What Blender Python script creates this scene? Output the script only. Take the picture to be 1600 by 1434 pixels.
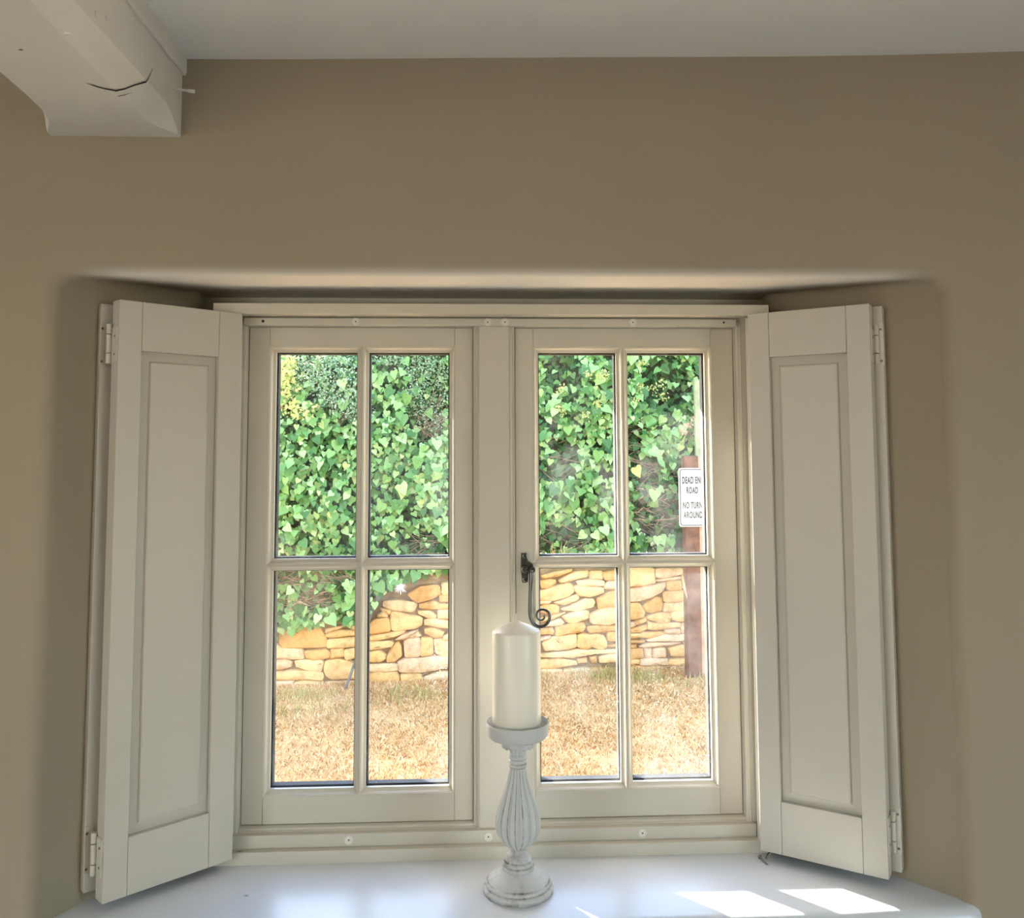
import bpy, bmesh, math, random
import numpy as np
from math import sin, cos, pi, radians, hypot, atan2
from mathutils import Vector, Matrix

for o in list(bpy.data.objects):
    bpy.data.objects.remove(o)
scene = bpy.context.scene
COL = scene.collection

# ---------------------------------------------------------------- camera
F_PX, PPX, PPY = 1390.0, 800.0, 606.0           # focal length and optical centre (cropped photo)
YAW, PITCH, ROLL = radians(2.652), radians(4.326), radians(-0.23)
CAM = Vector((0.0, -1.39, 1.5))
fwd = Vector((sin(YAW)*cos(PITCH), cos(YAW)*cos(PITCH), sin(PITCH)))
rt0 = Vector((cos(YAW), -sin(YAW), 0)); up0 = rt0.cross(fwd)
rt = rt0*cos(ROLL) + up0*sin(ROLL); up = up0*cos(ROLL) - rt0*sin(ROLL)
cd = bpy.data.cameras.new('camera'); cam = bpy.data.objects.new('camera', cd); COL.objects.link(cam)
cd.sensor_fit = 'HORIZONTAL'; cd.sensor_width = 36.0
cd.lens = 36.0*F_PX/1600.0
cd.shift_x = 0.0; cd.shift_y = -(717.0-PPY)/1600.0
cd.clip_start = 0.02; cd.clip_end = 300
M = Matrix((rt, up, -fwd)).transposed().to_4x4(); M.translation = CAM
cam.matrix_world = M
scene.camera = cam

# ---------------------------------------------------------------- sky, sun, added room fill lamps, exposure
SUN_EL, SUN_AZ = radians(22.5), radians(42.0)    # azimuth measured from +y towards -x
world = bpy.data.worlds.new('world'); scene.world = world; world.use_nodes = True
nt = world.node_tree; nt.nodes.clear()
wo = nt.nodes.new('ShaderNodeOutputWorld'); bg = nt.nodes.new('ShaderNodeBackground'); sk = nt.nodes.new('ShaderNodeTexSky')
sk.sky_type = 'NISHITA'; sk.sun_disc = False; sk.sun_elevation = radians(30); sk.sun_rotation = -SUN_AZ
sk.air_density = 1.0; sk.dust_density = 0.8; sk.ozone_density = 1.0
bg.inputs['Strength'].default_value = 1.35
nt.links.new(sk.outputs[0], bg.inputs['Color']); nt.links.new(bg.outputs[0], wo.inputs['Surface'])
sd = bpy.data.lights.new('sun', 'SUN'); sun = bpy.data.objects.new('sun', sd); COL.objects.link(sun)
sd.energy = 30.0; sd.angle = radians(0.6); sd.color = (1.0, 0.93, 0.82)
sdir = Vector((-sin(SUN_AZ)*cos(SUN_EL), cos(SUN_AZ)*cos(SUN_EL), sin(SUN_EL)))
sun.rotation_euler = sdir.to_track_quat('Z', 'Y').to_euler(); sun.location = (-4, 6, 8)
for sx, en in ((-1, 9.0), (1, 5.0)):            # fill lamps added at the unseen side windows to brighten the room
    ad = bpy.data.lights.new('added_room_fill', 'AREA'); area = bpy.data.objects.new('added_room_fill', ad); COL.objects.link(area)
    ad.shape = 'RECTANGLE'; ad.size = 1.7; ad.size_y = 1.05; ad.energy = en; ad.color = (1.0, 0.985, 0.96)
    area.location = (-2.33 if sx < 0 else 2.73, -2.85, 1.36); area.rotation_euler = (radians(90), 0, radians(-90 if sx < 0 else 90))
vs = scene.view_settings
vs.view_transform = 'Standard'; vs.look = 'None'; vs.gamma = 1.0; vs.use_curve_mapping = False
vs.exposure = 0.4

# ---------------------------------------------------------------- helpers
def ray(px, py):
    return fwd + rt*((px-PPX)/F_PX) - up*((py-PPY)/F_PX)
def at(px, py, Y):                                # photo pixel -> point on the plane y = Y
    d = ray(px, py); return CAM + d*((Y-CAM.y)/d.y)
def at_z(px, py, Z):
    d = ray(px, py); return CAM + d*((Z-CAM.z)/d.z)
def at_x(px, py, X):
    d = ray(px, py); return CAM + d*((X-CAM.x)/d.x)
def to_px(P):
    d = Vector(P)-CAM; z = d.dot(fwd)
    return PPX + F_PX*d.dot(rt)/z, PPY - F_PX*d.dot(up)/z

WL = {}
def link(o, parent=None):
    COL.objects.link(o)
    if parent is not None:
        o.parent = parent
        o.matrix_parent_inverse = Matrix.Translation(-WL[parent.name])
    WL[o.name] = Vector((0, 0, 0)) if o.type != 'EMPTY' else Vector(o.location)
    return o
def tag(o, label=None, cat=None, group=None, kind=None):
    if label: o['label'] = label
    if cat: o['category'] = cat
    if group: o['group'] = group
    if kind: o['kind'] = kind
    return o
def thing(name, loc, label=None, cat=None, group=None, kind=None):
    o = bpy.data.objects.new(name, None); o.empty_display_size = 0.05
    o.location = loc; link(o); WL[o.name] = Vector(loc)
    return tag(o, label, cat, group, kind)

class MB:
    def __init__(s): s.v = []; s.f = []
    def add(s, verts, faces):
        b = len(s.v); s.v += [tuple(x) for x in verts]; s.f += [tuple(i+b for i in q) for q in faces]; return s
    def box(s, x0, x1, y0, y1, z0, z1, xf=None):
        vs_ = [(x, y, z) for x in (x0, x1) for y in (y0, y1) for z in (z0, z1)]
        if xf: vs_ = [xf(*p) for p in vs_]
        return s.add(vs_, [(0,1,3,2),(4,6,7,5),(0,4,5,1),(2,3,7,6),(0,2,6,4),(1,5,7,3)])
    def loops(s, loops, closed=True, cap0=False, cap1=False):
        n = len(loops[0]); vs_ = [p for L in loops for p in L]; fs = []
        for k in range(len(loops)-1):
            for i in range(n if closed else n-1):
                j = (i+1) % n
                fs.append((k*n+i, k*n+j, (k+1)*n+j, (k+1)*n+i))
        if cap0: fs.append(tuple(reversed(range(n))))
        if cap1: fs.append(tuple((len(loops)-1)*n+i for i in range(n)))
        return s.add(vs_, fs)
    def rect_ring(s, x0, x1, z0, z1, prof, xf=None, cap1=False):
        L = []
        for o, y in prof:
            q = [(x0-o, y, z0-o), (x1+o, y, z0-o), (x1+o, y, z1+o), (x0-o, y, z1+o)]
            if xf: q = [xf(*p) for p in q]
            L.append(q)
        return s.loops(L, cap1=cap1)
    def tube(s, pts, radii, n=10, caps=True):
        pts = [Vector(p) for p in pts]; L = []
        if not hasattr(radii, '__len__'): radii = [radii]*len(pts)
        ref = None
        for i, p in enumerate(pts):
            t = (pts[min(i+1, len(pts)-1)] - pts[max(i-1, 0)]).normalized()
            if ref is None:
                ref = Vector((0, 1, 0)) if abs(t.y) < 0.9 else Vector((1, 0, 0))
            a = (ref - t*ref.dot(t)).normalized(); ref = a; b = t.cross(a)
            L.append([p + (a*cos(2*pi*k/n) + b*sin(2*pi*k/n))*radii[i] for k in range(n)])
        return s.loops(L, cap0=caps, cap1=caps)
    def lathe(s, prof, c, n=48, cap0=True, cap1=True):
        return s.loops([[(c[0]+r*cos(2*pi*k/n), c[1]+r*sin(2*pi*k/n), c[2]+z) for k in range(n)] for r, z in prof], cap0=cap0, cap1=cap1)
    def disc(s, c, r, depth, n=20, axis='y'):      # short cylinder along y, front at c.y-depth
        L = [[(c[0]+r*cos(2*pi*k/n), y, c[2]+r*sin(2*pi*k/n)) for k in range(n)] for y in (c[1], c[1]-depth)]
        return s.loops(L, cap0=True, cap1=True)
    def build(s, name, mat, parent=None, smooth=False, bevel=0.0, seg=2, angle=40):
        me = bpy.data.meshes.new(name)
        bm = bmesh.new()
        vv = [bm.verts.new(p) for p in s.v]
        for q in s.f:
            try: bm.faces.new([vv[i] for i in q])
            except ValueError: pass
        bmesh.ops.recalc_face_normals(bm, faces=bm.faces)
        if bevel > 0:
            es = [e for e in bm.edges if len(e.link_faces) == 2 and e.calc_face_angle(0) > radians(30)]
            bmesh.ops.bevel(bm, geom=es, offset=bevel, segments=seg, affect='EDGES', profile=0.5, clamp_overlap=True)
        if smooth:
            for f in bm.faces: f.smooth = True
            for e in bm.edges:
                if len(e.link_faces) == 2 and e.calc_face_angle(0) > radians(angle): e.smooth = False
        bm.to_mesh(me); bm.free()
        if mat: me.materials.append(mat)
        o = bpy.data.objects.new(name, me)
        return link(o, parent)

# ---------------------------------------------------------------- materials
def mat_base(name):
    m = bpy.data.materials.new(name); m.use_nodes = True
    n = m.node_tree; n.nodes.clear()
    out = n.nodes.new('ShaderNodeOutputMaterial'); return m, n, out
def N(n, t, **kw):
    x = n.nodes.new(t)
    for k, v in kw.items():
        if k in x.inputs: x.inputs[k].default_value = v
        else: setattr(x, k, v)
    return x
def ramp(n, stops, interp='LINEAR'):
    r = n.nodes.new('ShaderNodeValToRGB'); cr = r.color_ramp; cr.interpolation = interp
    while len(cr.elements) < len(stops): cr.elements.new(0.5)
    for e, (p, c) in zip(cr.elements, stops): e.position = p; e.color = (*c, 1) if len(c) == 3 else c
    return r
def paint(name, col, rough=0.4, var=0.06, scale=3.0, bump=0.02, bscale=60.0, spec=0.5, coat=0.0):
    m, n, out = mat_base(name)
    b = N(n, 'ShaderNodeBsdfPrincipled', Roughness=rough); b.inputs['Specular IOR Level'].default_value = spec
    b.inputs['Coat Weight'].default_value = coat
    tc = N(n, 'ShaderNodeTexCoord')
    ns = N(n, 'ShaderNodeTexNoise', Scale=scale, Detail=5.0); n.links.new(tc.outputs['Object'], ns.inputs['Vector'])
    lo = tuple(c*(1-var) for c in col); hi = tuple(min(1, c*(1+var)) for c in col)
    r = ramp(n, [(0.3, lo), (0.7, hi)]); n.links.new(ns.outputs['Fac'], r.inputs['Fac']); n.links.new(r.outputs['Color'], b.inputs['Base Color'])
    if bump:
        n2 = N(n, 'ShaderNodeTexNoise', Scale=bscale, Detail=4.0); n.links.new(tc.outputs['Object'], n2.inputs['Vector'])
        bp = N(n, 'ShaderNodeBump', Strength=bump*5, Distance=0.002); n.links.new(n2.outputs['Fac'], bp.inputs['Height']); n.links.new(bp.outputs['Normal'], b.inputs['Normal'])
    n.links.new(b.outputs[0], out.inputs['Surface']); return m
def metal(name, col, rough=0.35):
    m, n, out = mat_base(name)
    b = N(n, 'ShaderNodeBsdfPrincipled', Roughness=rough, Metallic=1.0); b.inputs['Base Color'].default_value = (*col, 1)
    n.links.new(b.outputs[0], out.inputs['Surface']); return m
def flat(name, col, rough=0.6):
    m, n, out = mat_base(name)
    b = N(n, 'ShaderNodeBsdfPrincipled', Roughness=rough); b.inputs['Base Color'].default_value = (*col, 1)
    n.links.new(b.outputs[0], out.inputs['Surface']); return m

MAT = {}
MAT['plaster'] = paint('taupe_plaster', (0.352, 0.304, 0.229), 0.85, 0.05, 2.0, 0.05, 7.0, 0.2)
MAT['ceiling'] = paint('ceiling_paint', (0.87, 0.875, 0.87), 0.9, 0.03, 1.2, 0.03, 9.0, 0.2)
MAT['beam'] = paint('beam_paint', (0.78, 0.765, 0.73), 0.6, 0.04, 5.0, 0.05, 14.0, 0.35)
MAT['wood'] = paint('cream_joinery_paint', (0.565, 0.535, 0.46), 0.38, 0.025, 6.0, 0.02, 45.0, 0.45)
MAT['shutter'] = paint('off_white_shutter_paint', (0.53, 0.505, 0.45), 0.42, 0.02, 4.0, 0.02, 50.0, 0.4)
MAT['sill'] = paint('white_gloss_paint', (0.70, 0.735, 0.78), 0.28, 0.02, 5.0, 0.02, 14.0, 0.5)
MAT['floor'] = paint('floor_carpet', (0.66, 0.61, 0.53), 0.9, 0.1, 8.0)
MAT['cap'] = flat('plastic_cap', (0.56, 0.535, 0.47), 0.4)
MAT['screw_cap'] = flat('screw_cap_plastic', (0.72, 0.70, 0.64), 0.35)
MAT['dark'] = flat('dark_hole', (0.03, 0.025, 0.02), 0.8)
MAT['spacer'] = flat('glazing_spacer', (0.006, 0.009, 0.014), 0.7)
MAT['pewter'] = metal('pewter', (0.13, 0.13, 0.13), 0.27)
MAT['steel'] = metal('steel_screw', (0.22, 0.19, 0.15), 0.3)
MAT['wick'] = flat('wick_cotton', (0.75, 0.7, 0.58), 0.9)

def candle_mat():
    m, n, out = mat_base('ivory_wax')
    b = N(n, 'ShaderNodeBsdfPrincipled', Roughness=0.33); b.inputs['Base Color'].default_value = (0.86, 0.83, 0.75, 1)
    b.inputs['Subsurface Weight'].default_value = 0.25; b.inputs['Subsurface Radius'].default_value = (1.0, 0.8, 0.5); b.inputs['Subsurface Scale'].default_value = 0.012
    n.links.new(b.outputs[0], out.inputs['Surface']); return m
MAT['wax'] = candle_mat()

def glass_mat():
    m, n, out = mat_base('dusty_glass')
    tr = N(n, 'ShaderNodeBsdfTransparent'); tr.inputs['Color'].default_value = (0.985, 0.99, 0.985, 1)
    gl = N(n, 'ShaderNodeBsdfGlossy', Roughness=0.01)
    lw = N(n, 'ShaderNodeLayerWeight', Blend=0.5); pw = N(n, 'ShaderNodeMath', operation='POWER'); pw.inputs[1].default_value = 5.0
    n.links.new(lw.outputs['Facing'], pw.inputs[0]); fr = N(n, 'ShaderNodeMath', operation='MULTIPLY_ADD'); n.links.new(pw.outputs[0], fr.inputs[0]); fr.inputs[1].default_value = 0.9; fr.inputs[2].default_value = 0.025
    mx = N(n, 'ShaderNodeMixShader'); n.links.new(fr.outputs[0], mx.inputs[0]); n.links.new(tr.outputs[0], mx.inputs[1]); n.links.new(gl.outputs[0], mx.inputs[2])
    du = N(n, 'ShaderNodeBsdfTranslucent'); du.inputs['Color'].default_value = (0.9, 0.92, 0.95, 1)
    tc = N(n, 'ShaderNodeTexCoord')
    n1 = N(n, 'ShaderNodeTexNoise', Scale=9.0, Detail=6.0, Roughness=0.65); n.links.new(tc.outputs['Object'], n1.inputs['Vector'])
    r1 = ramp(n, [(0.42, (0, 0, 0)), (0.78, (0.028, 0.028, 0.028))]); n.links.new(n1.outputs['Fac'], r1.inputs['Fac'])
    vo = N(n, 'ShaderNodeTexVoronoi', Scale=190.0); n.links.new(tc.outputs['Object'], vo.inputs['Vector'])
    r2 = ramp(n, [(0.10, (1, 1, 1)), (0.17, (0, 0, 0))]); n.links.new(vo.outputs['Distance'], r2.inputs['Fac'])
    n3 = N(n, 'ShaderNodeTexNoise', Scale=5.0, Detail=3.0); n.links.new(tc.outputs['Object'], n3.inputs['Vector'])
    r3 = ramp(n, [(0.52, (0, 0, 0)), (0.66, (0.42, 0.42, 0.42))]); n.links.new(n3.outputs['Fac'], r3.inputs['Fac'])
    mu = N(n, 'ShaderNodeMath', operation='MULTIPLY'); n.links.new(r2.outputs['Color'], mu.inputs[0]); n.links.new(r3.outputs['Color'], mu.inputs[1])
    ad_ = N(n, 'ShaderNodeMath', operation='ADD', use_clamp=True); n.links.new(mu.outputs[0], ad_.inputs[0]); n.links.new(r1.outputs['Color'], ad_.inputs[1])
    m2 = N(n, 'ShaderNodeMixShader'); n.links.new(ad_.outputs[0], m2.inputs[0]); n.links.new(mx.outputs[0], m2.inputs[1]); n.links.new(du.outputs[0], m2.inputs[2])
    n.links.new(m2.outputs[0], out.inputs['Surface']); return m
MAT['glass'] = glass_mat()

def distressed():
    m, n, out = mat_base('distressed_white')
    b = N(n, 'ShaderNodeBsdfPrincipled', Roughness=0.6)
    at_ = N(n, 'ShaderNodeAttribute', attribute_name='wear')
    tc = N(n, 'ShaderNodeTexCoord')
    ns = N(n, 'ShaderNodeTexNoise', Scale=120.0, Detail=6.0, Roughness=0.7); n.links.new(tc.outputs['Object'], ns.inputs['Vector'])
    n5 = N(n, 'ShaderNodeTexNoise', Scale=28.0, Detail=3.0); n.links.new(tc.outputs['Object'], n5.inputs['Vector'])
    a1 = N(n, 'ShaderNodeMath', operation='MULTIPLY'); n.links.new(ns.outputs['Fac'], a1.inputs[0]); n.links.new(n5.outputs['Fac'], a1.inputs[1])
    a2 = N(n, 'ShaderNodeMath', operation='MULTIPLY'); n.links.new(a1.outputs[0], a2.inputs[0]); n.links.new(at_.outputs['Fac'], a2.inputs[1])
    r = ramp(n, [(0.10, (0.55, 0.57, 0.58)), (0.2, (0.33, 0.32, 0.30)), (0.26, (0.09, 0.075, 0.065))]); n.links.new(a2.outputs[0], r.inputs['Fac'])
    n.links.new(r.outputs['Color'], b.inputs['Base Color']); n.links.new(b.outputs[0], out.inputs['Surface']); return m
MAT['distressed'] = distressed()

def stone_mat():
    m, n, out = mat_base('honey_limestone')
    b = N(n, 'ShaderNodeBsdfPrincipled', Roughness=0.9); b.inputs['Specular IOR Level'].default_value = 0.15
    oi = N(n, 'ShaderNodeObjectInfo'); tc = N(n, 'ShaderNodeTexCoord')
    r0 = ramp(n, [(0.0, (0.54, 0.30, 0.10)), (0.3, (0.63, 0.39, 0.145)), (0.6, (0.67, 0.46, 0.21)), (0.85, (0.64, 0.45, 0.27)), (1.0, (0.59, 0.38, 0.21))]); n.links.new(oi.outputs['Random'], r0.inputs['Fac'])
    ns = N(n, 'ShaderNodeTexNoise', Scale=14.0, Detail=8.0, Roughness=0.7); n.links.new(tc.outputs['Object'], ns.inputs['Vector'])
    r1 = ramp(n, [(0.25, (0.62, 0.52, 0.45)), (0.5, (0.98, 0.96, 0.95)), (0.75, (1.15, 1.15, 1.12))]); n.links.new(ns.outputs['Fac'], r1.inputs['Fac'])
    mx = N(n, 'ShaderNodeMix', data_type='RGBA', blend_type='MULTIPLY'); mx.inputs[0].default_value = 1.0
    n.links.new(r0.outputs['Color'], mx.inputs[6]); n.links.new(r1.outputs['Color'], mx.inputs[7]); n.links.new(mx.outputs[2], b.inputs['Base Color'])
    n2 = N(n, 'ShaderNodeTexNoise', Scale=35.0, Detail=8.0, Roughness=0.65); n.links.new(tc.outputs['Object'], n2.inputs['Vector'])
    bp = N(n, 'ShaderNodeBump', Strength=0.7, Distance=0.012); n.links.new(n2.outputs['Fac'], bp.inputs['Height']); n.links.new(bp.outputs['Normal'], b.inputs['Normal'])
    n.links.new(b.outputs[0], out.inputs['Surface']); return m
MAT['stone'] = stone_mat()
MAT['mortar'] = paint('earth_mortar', (0.27, 0.185, 0.10), 0.95, 0.3, 12.0, 0.2, 40.0, 0.1)

def leaf_mat(name, stops, trans=0.35, rough=0.42, spec=0.35, k_alb=0.8):
    m, n, out = mat_base(name)
    oi = N(n, 'ShaderNodeObjectInfo'); ge = N(n, 'ShaderNodeNewGeometry')
    a = N(n, 'ShaderNodeMath', operation='ADD'); n.links.new(oi.outputs['Random'], a.inputs[0]); n.links.new(ge.outputs['Random Per Island'], a.inputs[1])
    f = N(n, 'ShaderNodeMath', operation='FRACT'); n.links.new(a.outputs[0], f.inputs[0])
    r = ramp(n, [(p, tuple(x*k_alb for x in c)) for p, c in stops]); n.links.new(f.outputs[0], r.inputs['Fac'])
    b = N(n, 'ShaderNodeBsdfPrincipled', Roughness=rough); b.inputs['Specular IOR Level'].default_value = spec
    t = N(n, 'ShaderNodeBsdfTranslucent'); n.links.new(r.outputs['Color'], b.inputs['Base Color']); n.links.new(r.outputs['Color'], t.inputs['Color'])
    mx = N(n, 'ShaderNodeMixShader'); mx.inputs[0].default_value = trans
    n.links.new(b.outputs[0], mx.inputs[1]); n.links.new(t.outputs[0], mx.inputs[2]); n.links.new(mx.outputs[0], out.inputs['Surface']); return m
MAT['ivy'] = leaf_mat('ivy_leaf', [(0, (0.07, 0.19, 0.05)), (0.25, (0.16, 0.36, 0.09)), (0.55, (0.31, 0.55, 0.16)), (0.85, (0.50, 0.72, 0.28)), (0.985, (0.62, 0.80, 0.36)), (1.0, (0.72, 0.66, 0.20))])
MAT['ivy_deep'] = leaf_mat('ivy_painted_shade_leaf', [(0, (0.05, 0.13, 0.04)), (0.6, (0.10, 0.24, 0.08)), (1.0, (0.16, 0.30, 0.09))], 0.2)  # darker leaf copy: shade of the inner layer put into the colour
MAT['box_leaf'] = leaf_mat('small_shrub_leaf', [(0, (0.20, 0.34, 0.16)), (0.5, (0.36, 0.50, 0.26)), (1.0, (0.60, 0.70, 0.45))], 0.4)
MAT['gold_leaf'] = leaf_mat('golden_shrub_leaf', [(0, (0.55, 0.70, 0.22)), (0.5, (0.85, 0.82, 0.30)), (0.88, (0.90, 0.76, 0.25)), (1.0, (0.90, 0.60, 0.30))], 0.45)
MAT['grass'] = leaf_mat('dry_grass', [(0, (0.32, 0.15, 0.05)), (0.15, (0.62, 0.34, 0.13)), (0.5, (0.90, 0.54, 0.22)), (0.8, (0.95, 0.65, 0.32)), (1.0, (0.95, 0.76, 0.45))], 0.25, 0.8, 0.1, 0.88)
MAT['green_grass'] = leaf_mat('green_grass', [(0, (0.30, 0.27, 0.07)), (0.5, (0.52, 0.45, 0.14)), (1.0, (0.75, 0.60, 0.25))], 0.3, 0.7, 0.1)
MAT['twig'] = paint('dead_twig', (0.22, 0.145, 0.09), 0.9, 0.3, 40.0, 0)
MAT['stick'] = paint('grey_stick', (0.15, 0.13, 0.11), 0.8, 0.2, 30.0, 0)
MAT['dry_leaf'] = leaf_mat('dry_leaf', [(0, (0.45, 0.24, 0.13)), (0.6, (0.72, 0.45, 0.28)), (1, (0.9, 0.68, 0.5))], 0.3)
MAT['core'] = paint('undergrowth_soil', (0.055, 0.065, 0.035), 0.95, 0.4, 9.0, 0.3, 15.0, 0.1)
MAT['post'] = paint('red_brown_timber', (0.15, 0.07, 0.042), 0.8, 0.35, 14.0, 0.1, 40.0, 0.2)
MAT['post_light'] = paint('pale_timber', (0.48, 0.31, 0.19), 0.8, 0.2, 14.0, 0.1, 40.0, 0.2)
MAT['pole'] = paint('lichened_pole', (0.26, 0.27, 0.15), 0.8, 0.2, 20.0, 0.1, 40.0, 0.2)
MAT['sign'] = paint('sign_white', (0.42, 0.375, 0.32), 0.45, 0.04, 4.0, 0)
MAT['sign_black'] = flat('sign_black', (0.03, 0.03, 0.03), 0.5)
def ground_mat():
    m, n, out = mat_base('parched_ground')
    b = N(n, 'ShaderNodeBsdfPrincipled', Roughness=0.95); b.inputs['Specular IOR Level'].default_value = 0.1
    tc = N(n, 'ShaderNodeTexCoord')
    ns = N(n, 'ShaderNodeTexNoise', Scale=25.0, Detail=8.0, Roughness=0.75); n.links.new(tc.outputs['Object'], ns.inputs['Vector'])
    r = ramp(n, [(0.3, (0.34, 0.17, 0.07)), (0.5, (0.72, 0.43, 0.18)), (0.7, (0.86, 0.58, 0.28))]); n.links.new(ns.outputs['Fac'], r.inputs['Fac'])
    n.links.new(r.outputs['Color'], b.inputs['Base Color']); n.links.new(b.outputs[0], out.inputs['Surface']); return m
MAT['ground'] = ground_mat()

# ---------------------------------------------------------------- the room shell
WY = -0.165                                       # room face of the window wall
RX0, RX1, RY0 = -2.3, 2.7, -3.85
SILL = 0.888
def rrect(x0, x1, z0, z1, rc, M_=22, K=6):
    pts = []
    cs = [((x1-rc, z0+rc), -pi/2), ((x1-rc, z1-rc), 0), ((x0+rc, z1-rc), pi/2), ((x0+rc, z0+rc), pi)]
    for i, ((cx, cz), a0) in enumerate(cs):
        arc = [(cx+rc*cos(a0+pi/2*k/K), cz+rc*sin(a0+pi/2*k/K)) for k in range(K+1)]
        pts += arc
        (nx, nz), na = cs[(i+1) % 4]
        q = (nx+rc*cos(na), nz+rc*sin(na)); p = arc[-1]
        for k in range(1, M_): pts.append((p[0]+(q[0]-p[0])*k/M_, p[1]+(q[1]-p[1])*k/M_))
    return pts
def loop_at(rect, rc, y, wob=0.0):
    L = []
    for (x, z) in rrect(*rect, rc):
        w = wob*(sin(3.1*z+2*x)+0.6*sin(7.3*z+1.3)+0.5*sin(5.1*x+.7))
        L.append((x + w*(1 if x > 0.05 else -1)*0.7, y + 0.3*w, z + w*0.5))
    return L
OF = (-0.566, 0.676, 0.875, 1.752)                # opening at the room face
OB = (-0.447, 0.502, 0.875, 1.767)                # opening at the window
FRM = (-0.392, 0.468, 0.880, 1.745)               # outside of the window frame
def off(r, d): return (r[0]-d, r[1]+d, r[2]-d, r[3]+d)
def lerp4(a, b, t): return tuple(a[i]+(b[i]-a[i])*t for i in range(4))
loops = []
big = (RX0-0.2, RX1+0.2, -0.1, 2.35)
loops.append(loop_at(big, 0.01, 0.47))
loops.append(loop_at(big, 0.01, WY))
loops.append(loop_at(off(OF, 0.30), 0.12, WY))
loops.append(loop_at(off(OF, 0.09), 0.06, WY, 0.001))
RF = 0.023
for k in range(9):
    a = pi/2*k/8
    loops.append(loop_at(off(OF, RF*(1-sin(a))), 0.028, WY + RF*(1-cos(a)), 0.0022))
for t in (0.25, 0.5, 0.75): loops.append(loop_at(lerp4(OF, OB, t), 0.022-0.016*t, WY+RF+(0.06-WY-RF)*t, 0.0018*(1-t)))
loops.append(loop_at(OB, 0.006, 0.06)); loops.append(loop_at(off(OB, -0.002), 0.006, 0.105))
loops.append(loop_at(FRM, 0.003, 0.105)); loops.append(loop_at(FRM, 0.003, 0.15))
loops.append(loop_at((-0.425, 0.53, 0.790, 1.79), 0.003, 0.47)); loops.append(loop_at(big, 0.01, 0.47))
mb = MB(); mb.loops(loops)
wall = mb.build('wall_front', None, smooth=True, angle=50)
# recess soffit lightened in colour; its fade at arris and ends is painted shading
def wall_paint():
    m = paint('taupe_plaster_with_lightened_soffit', (0.352, 0.304, 0.229), 0.85, 0.05, 2.0, 0.05, 7.0, 0.2); n = m.node_tree
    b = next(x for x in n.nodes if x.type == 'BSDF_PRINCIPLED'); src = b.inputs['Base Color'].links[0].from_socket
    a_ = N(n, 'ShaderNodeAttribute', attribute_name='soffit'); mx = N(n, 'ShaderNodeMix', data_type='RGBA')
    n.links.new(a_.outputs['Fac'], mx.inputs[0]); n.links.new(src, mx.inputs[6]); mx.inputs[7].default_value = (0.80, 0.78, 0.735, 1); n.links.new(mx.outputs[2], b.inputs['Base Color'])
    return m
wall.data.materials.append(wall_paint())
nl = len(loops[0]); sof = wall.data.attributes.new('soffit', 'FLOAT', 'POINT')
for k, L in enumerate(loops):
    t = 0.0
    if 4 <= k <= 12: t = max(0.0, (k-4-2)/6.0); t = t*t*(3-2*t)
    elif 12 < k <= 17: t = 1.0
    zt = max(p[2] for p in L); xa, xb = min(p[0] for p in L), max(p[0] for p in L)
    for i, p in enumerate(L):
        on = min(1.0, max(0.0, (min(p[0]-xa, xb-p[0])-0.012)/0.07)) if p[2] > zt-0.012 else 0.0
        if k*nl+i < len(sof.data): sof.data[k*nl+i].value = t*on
tag(wall, 'taupe plastered wall around the deep splayed window recess', kind='structure')

def ceil_z(x, y):
    xx = min(max(x, -1.0), 1.3)
    z = 2.061 + 0.020*xx + 0.015*xx*xx + 0.0015*sin(6*x+1.0)
    return z
mb = MB(); nx, ny = 60, 48
ys = [RY0-0.1 + (WY+0.02-(RY0-0.1))*(1-(1-j/ny)**2.2) for j in range(ny+1)]
xs = [RX0-0.1 + (RX1-RX0+0.2)*i/nx for i in range(nx+1)]
vv = [(x, y, ceil_z(x, y)) for y in ys for x in xs]
ff = [(j*(nx+1)+i, j*(nx+1)+i+1, (j+1)*(nx+1)+i+1, (j+1)*(nx+1)+i) for j in range(ny) for i in range(nx)]
mb.add(vv, ff)
mb.box(RX0-0.1, RX1+0.1, RY0-0.1, WY-0.001, 2.20, 2.33)
tag(mb.build('ceiling', MAT['ceiling'], smooth=True), 'pale grey-white plastered cottage ceiling', kind='structure')
mb = MB(); mb.box(RX0-0.2, RX1+0.2, RY0-0.2, WY+0.0, -0.1, 0.0)
tag(mb.build('floor', MAT['floor']), 'beige carpeted floor of the room', kind='structure')
bw = (-3.75, -1.95, 0.80, 1.92)                    # unseen side windows, added for the fill lamps: y range, z range
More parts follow.
